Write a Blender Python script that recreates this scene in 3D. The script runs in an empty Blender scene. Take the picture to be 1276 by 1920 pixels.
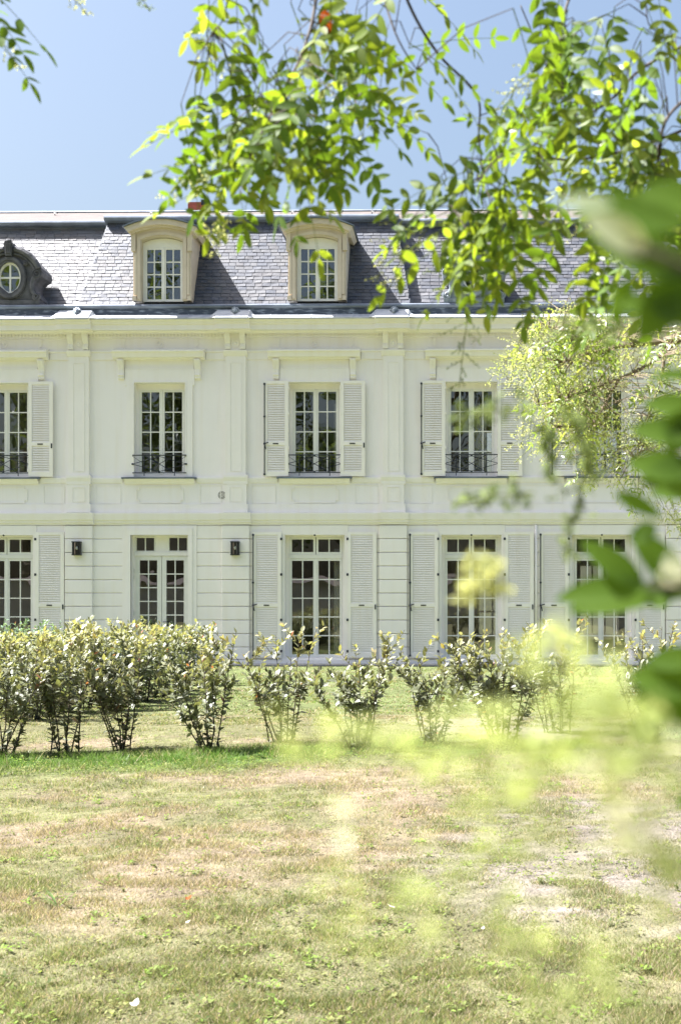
import bpy, math, random
import numpy as np
from mathutils import Vector, Matrix
rnd = random.Random(7)
S = bpy.context.scene
C = S.collection
R = math.radians

# ------------------------------------------------------------------ camera, sky, sun, exposure
F = 2500.0; PX, PY = 830.0, 1125.0; YAW = R(1.0); CAMZ = 1.6; D = 33.3
cd = bpy.data.cameras.new('camera'); cam = bpy.data.objects.new('camera', cd); C.objects.link(cam)
cam.location = (0, 0, CAMZ); cam.rotation_euler = (R(90), 0, YAW)
cd.sensor_fit = 'VERTICAL'; cd.sensor_height = 36; cd.sensor_width = 24; cd.lens = F/1920*36
cd.shift_x = (638-PX)/1920; cd.shift_y = (PY-960)/1920
cd.clip_start = 0.05; cd.clip_end = 2000
cd.dof.use_dof = True; cd.dof.focus_distance = 22.0; cd.dof.aperture_fstop = 7.6
S.camera = cam
SUN = Vector((-.52, .035, .86)).normalized()
w = bpy.data.worlds.new('World'); S.world = w; w.use_nodes = True
wn = w.node_tree.nodes; sk = wn.new('ShaderNodeTexSky'); sk.sky_type = 'NISHITA'; sk.sun_disc = False
sk.sun_elevation = math.asin(SUN.z); sk.sun_rotation = math.atan2(SUN.x, SUN.y)
sk.air_density = 1.4; sk.dust_density = 6.5; sk.ozone_density = 4.0
w.node_tree.links.new(sk.outputs[0], wn['Background'].inputs[0]); wn['Background'].inputs[1].default_value = .050
sl = bpy.data.lights.new('sun', 'SUN'); sl.energy = 5.0; sl.angle = R(.55); sl.color = (1, .975, .96)
so = bpy.data.objects.new('sun', sl); C.objects.link(so); so.rotation_euler = SUN.to_track_quat('Z', 'Y').to_euler()
S.view_settings.view_transform = 'Standard'; S.view_settings.look = 'None'
S.view_settings.exposure = 2.2; S.view_settings.gamma = 1

FW = Vector((-math.sin(YAW), math.cos(YAW), 0)); RT = Vector((math.cos(YAW), math.sin(YAW), 0))
def ray(px, py): return FW + RT*((px-PX)/F) + Vector((0, 0, (PY-py)/F))
def at(px, py, Y):
    d = ray(px, py); return Vector((0, 0, CAMZ)) + d*(Y/d.y)
def dep(px, py, t): return Vector((0, 0, CAMZ)) + ray(px, py)*t
def gnd(px, py):
    d = ray(px, py); return Vector((0, 0, CAMZ)) + d*(-CAMZ/d.z)
def FX(px, p=0): return at(px, 900, D-p).x
def FZ(py, p=0): return at(590, py, D-p).z
def W(px): return px/75.0

# ------------------------------------------------------------------ materials
def mat(name, col, rough=.6, metal=0, spec=.5):
    m = bpy.data.materials.new(name); m.use_nodes = True
    b = m.node_tree.nodes['Principled BSDF']
    b.inputs['Base Color'].default_value = (*col, 1); b.inputs['Roughness'].default_value = rough
    b.inputs['Metallic'].default_value = metal; b.inputs['Specular IOR Level'].default_value = spec
    return m
def noisy(m, col, col2, scale=2, detail=6, bump=0, bscale=60, lo=.35, hi=.65, attr=False, stretch=None, dist=.01):
    t = m.node_tree; N = t.nodes; L = t.links; b = N['Principled BSDF']
    tc = N.new('ShaderNodeTexCoord'); mp = N.new('ShaderNodeMapping'); L.new(tc.outputs['Object'], mp.inputs[0])
    if stretch: mp.inputs['Scale'].default_value = stretch
    n = N.new('ShaderNodeTexNoise'); n.inputs['Scale'].default_value = scale; n.inputs['Detail'].default_value = detail
    L.new(mp.outputs[0], n.inputs['Vector'])
    r = N.new('ShaderNodeMapRange'); r.inputs[1].default_value = lo; r.inputs[2].default_value = hi
    L.new(n.outputs[0], r.inputs[0])
    mx = N.new('ShaderNodeMix'); mx.data_type = 'RGBA'; L.new(r.outputs[0], mx.inputs[0])
    mx.inputs[6].default_value = (*col, 1); mx.inputs[7].default_value = (*col2, 1)
    out = mx.outputs[2]
    if attr:
        a = N.new('ShaderNodeAttribute'); a.attribute_name = 'Col'
        m2 = N.new('ShaderNodeMix'); m2.data_type = 'RGBA'; m2.blend_type = 'MULTIPLY'; m2.inputs[0].default_value = 1
        L.new(out, m2.inputs[6]); L.new(a.outputs['Color'], m2.inputs[7]); out = m2.outputs[2]
    L.new(out, b.inputs['Base Color'])
    if bump:
        n2 = N.new('ShaderNodeTexNoise'); n2.inputs['Scale'].default_value = bscale; n2.inputs['Detail'].default_value = 4
        L.new(tc.outputs['Object'], n2.inputs['Vector'])
        bp = N.new('ShaderNodeBump'); bp.inputs['Strength'].default_value = bump; bp.inputs['Distance'].default_value = dist
        L.new(n2.outputs[0], bp.inputs['Height']); L.new(bp.outputs[0], b.inputs['Normal'])
    return m
M = {}
M['plaster'] = noisy(mat('plaster', (.8,.77,.68), .75, spec=.3), (.92,.885,.895), (.895,.86,.865), 1.3, 8, .25, 45, .3, .7)
M['trim'] = noisy(mat('trim', (.8,.77,.68), .65, spec=.3), (.92,.885,.875), (.89,.855,.84), 2.2, 8, .15, 60, .3, .7)
M['shutter'] = noisy(mat('shutter_paint', (.7,.69,.64), .5), (.93,.895,.86), (.90,.865,.82), 3, 4)
M['white'] = noisy(mat('white_paint', (.83,.82,.79), .4), (.84,.83,.80), (.80,.79,.75), 4, 4)
M['slate'] = noisy(mat('slate', (.2,.2,.22), .5, spec=.3), (.95,.96,1.0), (.87,.87,.91), .9, 6, .3, 30, .3, .7, attr=True)
M['tile'] = noisy(mat('old_tile', (.3,.2,.16), .8), (.105,.082,.074), (.07,.06,.057), 3, 8, .5, 20)
M['zinc'] = noisy(mat('zinc', (.2,.23,.28), .42, .35), (.20,.235,.29), (.13,.15,.19), 2.5, 8, .2, 20, .35, .65, stretch=(1, 1, .3))
M['zinc_dark'] = noisy(mat('stained_zinc', (.1,.12,.17), .5, .2), (.055,.07,.10), (.24,.28,.34), 4, 10, .2, 20, .5, .66, stretch=(1, 1, 4))
M['zinc_pale'] = noisy(mat('pale_zinc', (.45,.47,.5), .5, .1), (.50,.52,.55), (.36,.38,.42), 3, 8, .1, 20)
M['lead'] = noisy(mat('weathered_lead', (.3,.34,.38), .5, .2), (.34,.38,.42), (.13,.16,.20), 6, 8, .3, 25)
M['sandstone'] = noisy(mat('sandstone', (.5,.4,.27), .8), (.64,.56,.465), (.55,.475,.385), 2.5, 8, .4, 40, attr=False)
M['darkstone'] = noisy(mat('dark_stone', (.12,.11,.12), .8), (.125,.125,.14), (.06,.062,.072), 5, 8, .5, 30)
M['iron'] = mat('painted_iron', (.018,.024,.04), .45)
M['black'] = mat('black_metal', (.02,.02,.022), .4)
M['curb'] = noisy(mat('curb_stone', (.4,.38,.36), .85), (.42,.40,.37), (.30,.29,.28), 4, 8, .3, 30)
M['brick'] = noisy(mat('red_brick', (.35,.10,.07), .85), (.38,.10,.07), (.26,.07,.055), 6, 6, .4, 30)
M['room'] = noisy(mat('room_wall', (.42,.36,.29), .85), (.62,.59,.53), (.56,.53,.47), .6, 3)
M['floor'] = noisy(mat('parquet', (.2,.12,.07), .4), (.2,.12,.07), (.13,.08,.05), 2, 5, stretch=(8, 1, 1))
M['gwall'] = noisy(mat('garden_wall', (.5,.44,.36), .9), (.40,.385,.35), (.29,.28,.26), 1.2, 8, .5, 12)
M['bark'] = noisy(mat('bark', (.1,.08,.06), .9), (.13,.10,.075), (.055,.045,.035), 12, 8, .6, 25, stretch=(1, 1, .2))
M['twig'] = noisy(mat('twig_bark', (.05,.035,.025), .8), (.075,.052,.035), (.035,.025,.018), 20, 4)
M['pale_bark'] = noisy(mat('pale_bark', (.2,.16,.1), .85), (.24,.19,.12), (.13,.10,.065), 20, 4)
M['petal_dead'] = mat('dry_leaf', (.35,.10,.04), .8)
M['paper'] = mat('white_litter', (.75,.72,.68), .8)

def glass_mat(name, tint=(.93,.94,.92)):
    m = bpy.data.materials.new(name); m.use_nodes = True; t = m.node_tree; N = t.nodes; L = t.links
    N.remove(N['Principled BSDF']); o = N['Material Output']
    tr = N.new('ShaderNodeBsdfTransparent'); tr.inputs[0].default_value = (*tint, 1)
    g = N.new('ShaderNodeBsdfGlossy'); g.inputs['Roughness'].default_value = .004; g.inputs[0].default_value = (.95,.97,1,1)
    f = N.new('ShaderNodeFresnel'); f.inputs[0].default_value = 1.75
    tc = N.new('ShaderNodeTexCoord'); n = N.new('ShaderNodeTexNoise'); n.inputs['Scale'].default_value = 1.6; n.inputs['Detail'].default_value = 1
    L.new(tc.outputs['Object'], n.inputs['Vector'])
    bp = N.new('ShaderNodeBump'); bp.inputs['Strength'].default_value = .25; bp.inputs['Distance'].default_value = .012
    L.new(n.outputs[0], bp.inputs['Height']); L.new(bp.outputs[0], g.inputs['Normal'])
    mx = N.new('ShaderNodeMixShader'); ad = N.new('ShaderNodeMath'); ad.operation = 'ADD'; ad.inputs[1].default_value = .09
    L.new(f.outputs[0], ad.inputs[0]); L.new(ad.outputs[0], mx.inputs[0]); L.new(tr.outputs[0], mx.inputs[1]); L.new(g.outputs[0], mx.inputs[2])
    L.new(mx.outputs[0], o.inputs[0]); return m
M['glass'] = glass_mat('window_glass')

def leaf_mat(name, trans=.45, gloss=.12, rough=.35, back=(1.0, 1.25, .35), tint=(1,1,1)):
    m = bpy.data.materials.new(name); m.use_nodes = True; t = m.node_tree; N = t.nodes; L = t.links
    N.remove(N['Principled BSDF']); o = N['Material Output']
    a = N.new('ShaderNodeAttribute'); a.attribute_name = 'Col'
    d = N.new('ShaderNodeBsdfDiffuse'); tl = N.new('ShaderNodeBsdfTranslucent')
    g = N.new('ShaderNodeBsdfGlossy'); g.inputs['Roughness'].default_value = rough; g.inputs[0].default_value = (1,1,1,1)
    mu = N.new('ShaderNodeMix'); mu.data_type = 'RGBA'; mu.blend_type = 'MULTIPLY'; mu.inputs[0].default_value = 1
    mu.inputs[7].default_value = (*back, 1); L.new(a.outputs['Color'], mu.inputs[6])
    L.new(a.outputs['Color'], d.inputs[0]); L.new(mu.outputs[2], tl.inputs[0])
    m1 = N.new('ShaderNodeMixShader'); m1.inputs[0].default_value = trans; L.new(d.outputs[0], m1.inputs[1]); L.new(tl.outputs[0], m1.inputs[2])
    m2 = N.new('ShaderNodeMixShader'); lw = N.new('ShaderNodeLayerWeight'); lw.inputs[0].default_value = .25
    ml = N.new('ShaderNodeMath'); ml.operation = 'MULTIPLY_ADD'; ml.inputs[1].default_value = gloss*2; ml.inputs[2].default_value = gloss*.35
    L.new(lw.outputs['Fresnel'], ml.inputs[0]); L.new(ml.outputs[0], m2.inputs[0]); L.new(m1.outputs[0], m2.inputs[1]); L.new(g.outputs[0], m2.inputs[2])
    L.new(m2.outputs[0], o.inputs[0]); return m
M['leaf'] = leaf_mat('tree_leaf', .55, .03, .5, (1.75, 1.65, .5))
M['shrubleaf'] = leaf_mat('shrub_leaf', .40, .12, .5, (1.5, 1.42, .7))
M['petal'] = leaf_mat('flower_buds', .5, .0, .5, (1.3, 1.25, .9))
M['leaf2'] = leaf_mat('sunlit_leaf', .5, .12, .4, (1.7, 1.7, .6))
M['grass'] = leaf_mat('grass_blade', .4, .01, .5, (1.35, 1.4, .85))

for key, amt in (('plaster', .97), ('trim', .975), ('shutter', .97)):
    t = M[key].node_tree; N = t.nodes; L = t.links; b = N['Principled BSDF']; src = b.inputs['Base Color'].links[0].from_socket
    tc = N.new('ShaderNodeTexCoord'); mp = N.new('ShaderNodeMapping'); mp.inputs['Scale'].default_value = (5, 1, .35); L.new(tc.outputs['Object'], mp.inputs[0])
    n = N.new('ShaderNodeTexNoise'); n.inputs['Scale'].default_value = 1.2; n.inputs['Detail'].default_value = 9; L.new(mp.outputs[0], n.inputs['Vector'])
    r_ = N.new('ShaderNodeMapRange'); r_.inputs[1].default_value = .48; r_.inputs[2].default_value = .72; L.new(n.outputs[0], r_.inputs[0])
    mx = N.new('ShaderNodeMix'); mx.data_type = 'RGBA'; mx.blend_type = 'MULTIPLY'; mx.inputs[7].default_value = (amt, amt*.99, amt*.96, 1)
    L.new(r_.outputs[0], mx.inputs[0]); L.new(src, mx.inputs[6]); L.new(mx.outputs[2], b.inputs['Base Color'])

# ------------------------------------------------------------------ object helpers
def link(name, me, mt, parent=None, smooth=False):
    o = bpy.data.objects.new(name, me); C.objects.link(o)
    if mt is not None: me.materials.append(M[mt] if isinstance(mt, str) else mt)
    if parent is not None: o.parent = parent
    if smooth: me.polygons.foreach_set('use_smooth', [True]*len(me.polygons))
    return o
def tag(o, label=None, cat=None, group=None, kind=None):
    for k, v in (('label', label), ('category', cat), ('group', group), ('kind', kind)):
        if v: o[k] = v
    return o
def empty(name, loc, label=None, cat=None, group=None):
    o = bpy.data.objects.new(name, None); C.objects.link(o); o.location = loc; o.empty_display_size = .2
    return tag(o, label, cat, group)
class MB:
    def __init__(s): s.v = []; s.f = []; s.c = []
    def add(s, v, f, col=None):
        n = len(s.v); s.v += [tuple(a) for a in v]; s.f += [tuple(n+i for i in q) for q in f]
        s.c += [col or (1, 1, 1)]*len(f)
    def box(s, x0, x1, y0, y1, z0, z1, col=None):
        s.add([(x0,y0,z0),(x1,y0,z0),(x1,y1,z0),(x0,y1,z0),(x0,y0,z1),(x1,y0,z1),(x1,y1,z1),(x0,y1,z1)],
              [(0,3,2,1),(4,5,6,7),(0,1,5,4),(1,2,6,5),(2,3,7,6),(3,0,4,7)], col)
    def bx(s, x0, x1, p0, p1, z0, z1, col=None):          # box on the facade, p = how far it stands out
        s.box(x0, x1, D-p1, D-p0, z0, z1, col)
    def ext(s, prof, x0, x1, e0=0, e1=0):                # prof [(p,z)] extruded along x
        n = len(prof); v = [(x0, D-p, z) for p, z in prof] + [(x1, D-p, z) for p, z in prof]
        s.add(v, [(i, (i+1) % n, n+(i+1) % n, n+i) for i in range(n)] + [tuple(range(n-1, -1, -1)), tuple(range(n, 2*n))])
    def poly(s, pts, p0, p1):                            # outline [(x,z)] extruded along y
        n = len(pts); v = [(x, D-p0, z) for x, z in pts] + [(x, D-p1, z) for x, z in pts]
        s.add(v, [(i, (i+1) % n, n+(i+1) % n, n+i) for i in range(n)] + [tuple(range(n-1, -1, -1)), tuple(range(n, 2*n))])
    def band(s, inner, outer, p0, p1, closed=False):     # strip between two point lists (x,z)
        n = len(inner); v = []
        for (a, b) in zip(inner, outer):
            v += [(a[0], D-p1, a[1]), (b[0], D-p1, b[1]), (b[0], D-p0, b[1]), (a[0], D-p0, a[1])]
        f = []
        for i in range(n if closed else n-1):
            j = (i+1) % n
            for k in range(4): f.append((4*i+k, 4*j+k, 4*j+(k+1) % 4, 4*i+(k+1) % 4))
        if not closed: f += [(3,2,1,0), (4*n-4, 4*n-3, 4*n-2, 4*n-1)]
        s.add(v, f)
    def tube(s, pts, rad, n=5, col=None):
        pts = [Vector(p) for p in pts]
        if not hasattr(rad, '__len__'): rad = [rad]*len(pts)
        v = []; ref = None
        for i, p in enumerate(pts):
            d = (pts[min(i+1, len(pts)-1)]-pts[max(i-1, 0)])
            if d.length < 1e-9: d = Vector((0, 0, 1))
            d.normalize()
            if ref is None: ref = d.orthogonal().normalized()
            ref = (ref-d*ref.dot(d))
            ref = ref.normalized() if ref.length > 1e-6 else d.orthogonal().normalized()
            b = d.cross(ref)
            for k in range(n):
                a = 2*math.pi*k/n; v.append(p+ref*(math.cos(a)*rad[i])+b*(math.sin(a)*rad[i]))
        f = [(i*n+k, i*n+(k+1) % n, (i+1)*n+(k+1) % n, (i+1)*n+k) for i in range(len(pts)-1) for k in range(n)]
        f += [tuple(range(n-1, -1, -1)), tuple(range((len(pts)-1)*n, len(pts)*n))]
        s.add(v, f, col)
    def ball(s, c, r, n=8, m=6, sq=(1, 1, 1), jit=0, rn=rnd):
        v = []; c = Vector(c)
        for i in range(m+1):
            t = math.pi*i/m
            for k in range(n):
                a = 2*math.pi*k/n; q = 1+rn.uniform(-jit, jit)
                v.append(c+Vector((math.sin(t)*math.cos(a)*sq[0], math.sin(t)*math.sin(a)*sq[1], math.cos(t)*sq[2]))*r*q)
        s.add(v, [(i*n+k, (i+1)*n+k, (i+1)*n+(k+1) % n, i*n+(k+1) % n) for i in range(m) for k in range(n)])
    def mesh(s, name, colors=False):
        me = bpy.data.meshes.new(name); me.from_pydata(s.v, [], s.f); me.update()
        if colors:
            a = me.attributes.new('Col', 'FLOAT_COLOR', 'FACE')
            a.data.foreach_set('color', np.array([(*c, 1) for c in s.c], dtype=np.float32).ravel())
        return me
    def build(s, name, mt, parent=None, smooth=False, colors=False):
        return link(name, s.mesh(name, colors), mt, parent, smooth)

def np_mesh(name, V, Fc, Col=None):                     # V (n,3)  Fc list of (m,k) int arrays
    me = bpy.data.meshes.new(name); me.vertices.add(len(V)); me.vertices.foreach_set('co', V.astype(np.float32).ravel())
    loops = np.concatenate([f.ravel() for f in Fc]); tot = np.concatenate([np.full(len(f), f.shape[1]) for f in Fc])
    me.loops.add(len(loops)); me.loops.foreach_set('vertex_index', loops.astype(np.int32))
    st = np.concatenate([[0], np.cumsum(tot)[:-1]])
    me.polygons.add(len(tot)); me.polygons.foreach_set('loop_start', st.astype(np.int32)); me.polygons.foreach_set('loop_total', tot.astype(np.int32))
    me.update(calc_edges=True)
    if Col is not None:
        a = me.attributes.new('Col', 'FLOAT_COLOR', 'FACE')
        a.data.foreach_set('color', np.concatenate([Col, np.ones((len(Col), 1))], 1).astype(np.float32).ravel())
    return me

# leaf batches --------------------------------------------------------------
class Leaves:
    def __init__(s): s.b = []; s.d = []; s.n = []; s.l = []; s.w = []; s.c = []
    def add(s, base, d, nrm, l, wd, col):
        s.b.append(tuple(base)); s.d.append(tuple(d)); s.n.append(tuple(nrm)); s.l.append(l); s.w.append(wd); s.c.append(col)
    def mesh(s, name, fine=True, curl=.12, fold=.18):
        b = np.array(s.b); d = np.array(s.d); n = np.array(s.n); l = np.array(s.l)[:, None]; w_ = np.array(s.w)[:, None]
        d /= np.linalg.norm(d, axis=1, keepdims=True)+1e-9
        n = n-d*(n*d).sum(1, keepdims=True); n /= np.linalg.norm(n, axis=1, keepdims=True)+1e-9
        sd = np.cross(d, n)
        if fine: T = [(0, 0), (.10, .52), (.28, .92), (.48, 1.0), (.68, .84), (.85, .50), (1, 0)]
        else: T = [(0, 0), (.30, .95), (.65, .85), (1, 0)]
        V = []; 
        for (t, q) in T:
            ctr = b+d*l*t-n*l*curl*t*t
            if q == 0: V.append(ctr)
            else:
                V += [ctr+sd*w_*.5*q+n*w_*fold*q*.5, ctr-n*w_*.0, ctr-sd*w_*.5*q+n*w_*fold*q*.5]
        k = len(V); m = len(b); VV = np.stack(V, 1).reshape(-1, 3)
        q = len(T)-2; tri = [(0, 1, 2), (0, 2, 3)]; quad = []
        for i in range(q-1):
            a = 1+3*i; quad += [(a, a+3, a+4, a+1), (a+1, a+4, a+5, a+2)]
        a = 1+3*(q-1); tri += [(a, k-1, a+1), (a+1, k-1, a+2)]
        off = (np.arange(m)*k)[:, None, None]
        tr = (np.array(tri)[None]+off).reshape(-1, 3); qd = (np.array(quad)[None]+off).reshape(-1, 4)
        col = np.array(s.c); cc = np.concatenate([np.repeat(col, len(tri), 0), np.repeat(col, len(quad), 0)])
        return np_mesh(name, VV, [tr, qd], cc)
    def build(s, name, mt, parent=None, fine=True, curl=.12, fold=.18):
        return link(name, s.mesh(name, fine, curl, fold), mt, parent, True)

def noise2(x, y, sc, seed=0):                            # smooth value noise
    x = np.asarray(x, float)*sc; y = np.asarray(y, float)*sc; xi = np.floor(x); yi = np.floor(y); fx = x-xi; fy = y-yi
    def h(a, b):
        q = np.sin(a*127.1+b*311.7+seed*74.7)*43758.5453; return q-np.floor(q)
    fx = fx*fx*(3-2*fx); fy = fy*fy*(3-2*fy)
    return (h(xi, yi)*(1-fx)+h(xi+1, yi)*fx)*(1-fy)+(h(xi, yi+1)*(1-fx)+h(xi+1, yi+1)*fx)*fy
def fbm(x, y, sc, seed=0, o=4):
    t = 0; a = .5
    for i in range(o): t = t+a*noise2(x, y, sc*2**i, seed+i*3); a *= .5
    return t/(1-.5**o)
def sm(a, b, x): 
    t = np.clip((x-a)/(b-a), 0, 1); return t*t*(3-2*t)

# ------------------------------------------------------------------ the lawn
def hedge_y(x): return np.interp(x, [-9, -4.9, -3.0, -2.2, -.8, .9, 2.2, 4, 12], [13.2, 13.6, 13.7, 14.0, 15.2, 14.8, 16.2, 17.4, 19])
def lawn_fields(x, y):
    g = fbm(x, y*.7, .55, 1, 4); g2 = fbm(x, y, 2.6, 9, 5)
    lush = np.exp(-((y-hedge_y(x)+.42)/.85)**2)*sm(.36, .58, .55*g+.55*g2+.12*(x < -.5))
    far = sm(17, 21, y)
    soil = sm(.50, .68, fbm(x+5, y*.8, .5, 21, 4)+.26*sm(-.6, 1.2, x)*sm(11.5, 9.5, y)*sm(5.6, 7.6, y)-.03-.25*sm(7, 5.5, y)-.1*sm(-1, -3, x))
    soil = soil*(1-lush)*(1-far)*sm(-1.5, .3, x)*(.25+.75*sm(.38, .62, fbm(x, y, 3.1, 55, 4)))*.9
    dry = sm(.50, .70, fbm(x-3, y*.9, 1.1, 33, 5)+.17*np.exp(-((y-10.4)/1.5)**2)*sm(-4.2, -2.2, x)-.12*sm(9, 6.5, y))
    dry = dry*(1-.95*lush)*(1-.75*far)
    return g, g2, lush, soil, dry, far
C_SOIL = np.array((.27,.235,.215)); C_DRY = np.array((.28,.222,.165)); C_OLV = np.array((.20,.197,.105)); C_GRN = np.array((.085,.16,.035)); C_FAR = np.array((.17,.205,.085))  # C_GRN: lush grass, green deepened to stand for shade at the shrub feet
def lawn_color(x, y):
    g, g2, lush, soil, dry, far = lawn_fields(x, y)
    c = C_OLV[None]*np.ones((len(x), 1)); c = c*(1-far[:, None])+C_FAR*far[:, None]
    k = (dry*.85)[:, None]; c = c*(1-k)+C_DRY*k
    k = soil[:, None]; c = c*(1-k)+C_SOIL*k
    k = (lush*.95)[:, None]; c = c*(1-k)+C_GRN*k
    return c*.80*(.62+.76*g2)[:, None]
gx = np.concatenate([[-400, -120, -50, -28], np.arange(-16, 12.01, .12), [20, 40, 110, 400]])
gy = np.concatenate([[-300, -80, -30, -10, -2], np.arange(2, 33.9, .12), [45, 90, 300, 900]])
GX, GY = np.meshgrid(gx, gy); nx, ny = len(gx), len(gy)
inn = (GX > -17) & (GX < 13) & (GY > 1) & (GY < 33)
GZ = np.where(inn, (fbm(GX, GY, .8, 5, 5)-.5)*.09-.015, -.02)
GZ = np.where(GY > 32, -.02, GZ)
V = np.stack([GX, GY, GZ], 2).reshape(-1, 3)
ii = (np.arange(ny-1)[:, None]*nx+np.arange(nx-1)[None]).ravel()
me = np_mesh('lawn', V, [np.stack([ii, ii+1, ii+1+nx, ii+nx], 1)])
ca = me.attributes.new('Col', 'FLOAT_COLOR', 'POINT')
ca.data.foreach_set('color', np.concatenate([lawn_color(V[:, 0], V[:, 1])*.8, np.ones((len(V), 1))], 1).astype(np.float32).ravel())
mt = mat('lawn_soil', (1, 1, 1), .95, spec=.1); noisy(mt, (1.2, 1.18, 1.15), (.62, .62, .6), 9, 12, 1.0, 45, .3, .7, attr=True, dist=.03); M['lawn'] = mt
tag(link('lawn', me, 'lawn', None, True), kind='structure')

def ground_z(x, y):
    return (fbm(x, y, .8, 5, 5)-.5)*.09-.015
def blades(name, n, yr, hmul, seed, wmul=1.0):
    rg = np.random.default_rng(seed); out = []
    y = 1/(rg.uniform(1/yr[1], 1/yr[0], n))              # denser close by
    xl = (0-PX-60)/F*y-.02*y; xr = (1276-PX+60)/F*y
    x = xl+(xr-xl)*rg.uniform(-.5, 1.3, n)
    g, g2, lush, soil, dry, far = lawn_fields(x, y)
    tuft = fbm(x, y, 4.5, 77, 3)
    keep = rg.uniform(0, 1, n) < np.clip(1.05-soil*1.02-.15*dry, 0, 1)*(.25+1.1*sm(.35, .6, tuft))+lush
    x, y, g2, lush, soil, dry, far, tuft = [a[keep] for a in (x, y, g2, lush, soil, dry, far, tuft)]; n = len(x)
    h = (rg.uniform(.008, .024, n)*(1+.9*sm(.5, .7, tuft))+lush*rg.uniform(.01, .105, n)*sm(.42, .68, tuft+.25*np.exp(-((y-hedge_y(x))/.3)**2)))*hmul*(1-.4*soil)
    a = rg.uniform(0, 2*math.pi, n); wd = rg.uniform(.0011, .0024, n)*wmul*(1+y/14)
    ln = rg.uniform(.2, 1.3, n)*h; la = rg.uniform(0, 2*math.pi, n)
    z = ground_z(x, y)-.004
    b = np.stack([x, y, z], 1); s_ = np.stack([np.cos(a)*wd, np.sin(a)*wd, 0*a], 1)
    tip = b+np.stack([np.cos(la)*ln, np.sin(la)*ln, h], 1)
    Vv = np.stack([b-s_, b+s_, tip], 1).reshape(-1, 3)
    c = lawn_color(x, y); v = rg.uniform(.7, 1.35, n)[:, None]
    dr = (rg.uniform(0, 1, n) < (.28+.35*dry)*(1-.85*lush))[:, None]
    c = np.where(dr, C_DRY*1.15, c*.75+C_GRN*np.array((1.3, 1.15, 1))*.3)
    c = c*v
    me = np_mesh(name, Vv, [np.arange(3*n).reshape(-1, 3)], c)
    return link(name, me, 'grass')
tag(blades('grass', 1100000, (4.2, 19), 1.0, 3), 'short half dry grass covering the lawn with green tufts by the shrubs', 'grass', kind='stuff')
tag(blades('far_grass', 220000, (17, 32.6), .9, 4, 2.4), 'thin bright green grass between the shrubs and the house', 'grass', kind='stuff')

# small broad-leaved weeds: clover-like rosettes
def weeds():
    L = Leaves(); r = random.Random(5)
    spots = []
    for (px, py, n, s) in [(100,1690,26,.09),(190,1710,20,.05),(200,1890,40,.10),(110,1870,25,.09),(420,1780,16,.06),(460,1815,16,.06),(590,1800,16,.05),(620,1720,14,.04),
                           (1000,1640,34,.10),(850,1640,26,.09),(1030,1655,24,.07),(1050,1520,26,.10),(1120,1660,20,.07),(860,1555,16,.05),(1160,1730,20,.06),(1230,1780,22,.06),
                           (1100,1900,30,.08),(970,1580,15,.05),(700,1760,12,.05),(330,1850,14,.05),(60,1920,30,.09),(500,1930,30,.08),(960,1740,20,.06),(1180,1640,16,.06)]:
        spots.append((gnd(px, py), n, s))
    for k in range(2300):
        y = r.uniform(4.3, 16); x = r.uniform(-.40*y, .21*y); spots.append((Vector((x, y, 0)), r.randint(5, 12), r.uniform(.015, .05)))
    for k in range(520):
        x = r.uniform(-5.2, 2.5) if k % 2 else r.uniform(-4.8, -.2); y = float(hedge_y(x))-r.gauss(1.0, .42); spots.append((Vector((x, y, 0)), r.randint(10, 22), r.uniform(.05, .12)))
    for k in range(90):
        y = r.uniform(4.4, 12); x = r.uniform(-.40*y, .21*y); spots.append((Vector((x, y, 0)), r.randint(16, 40), r.uniform(.04, .11)))
    for c, n, s in spots:
        col0 = r.choice([(.13,.165,.05), (.17,.20,.065), (.20,.21,.085), (.085,.11,.04), (.15,.16,.065), (.16,.23,.055)])
        for i in range(n):
            a = r.uniform(0, 6.28); q = s*math.sqrt(r.random()); b = Vector((c.x+math.cos(a)*q, c.y+math.sin(a)*q, 0))
            b.z = float(ground_z(np.array([b.x]), np.array([b.y]))[0])+r.uniform(.0, .03)
            a = r.uniform(0, 6.28); l = r.uniform(.012, .032); v = r.uniform(.75, 1.3)
            L.add(b, (math.cos(a), math.sin(a), r.uniform(.1, .9)), (r.uniform(-.3, .3), r.uniform(-.3, .3), 1), l, l*r.uniform(.3, .6), tuple(q_*v for q_ in col0))
    return L.build('weeds', 'grass', None, fine=False)
tag(weeds(), 'clumps of small broad leaved weeds scattered over the dry lawn', 'weeds', kind='stuff')
# one strappy daylily-like tuft, left
def strap_tuft():
    L = Leaves(); r = random.Random(2); c = gnd(108, 1700)
    for i in range(11):
        a = r.uniform(0, 6.28); L.add(c+Vector((math.cos(a)*.01, math.sin(a)*.01, 0)), (math.cos(a)*.8, math.sin(a)*.5, r.uniform(.5, 1.3)), (0, 0, 1), r.uniform(.08, .15), .008, (.16,.24,.09))
    return L.build('weed_tuft', 'grass', None, curl=.3)
tag(strap_tuft(), 'single tuft of long strap shaped leaves standing out of the dry lawn on the left', 'weed')
def litter(px, py, s, mt, label, seed):
    L = Leaves(); r = random.Random(seed); c = gnd(px, py); c.z = .02
    a = r.uniform(0, 6.28); col = (.38,.12,.05) if mt == 'petal' else (.8,.77,.72)
    L.add(c, (math.cos(a), math.sin(a), .3), (.3, .2, 1), s, s*.6, col); L.add(c, (math.cos(a+1), math.sin(a+1), .1), (.5, -.2, 1), s*.7, s*.5, col)
    tag(L.build('fallen_leaf', 'petal', None, curl=-.3), label, 'fallen leaf', 'fallen leaves on the lawn')
litter(350, 1694, .035, 'petal', 'fallen reddish leaf on the lawn left of the middle', 1)
litter(348, 1738, .028, 'w', 'small pale fallen leaf just below the reddish one on the lawn', 2)
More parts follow.
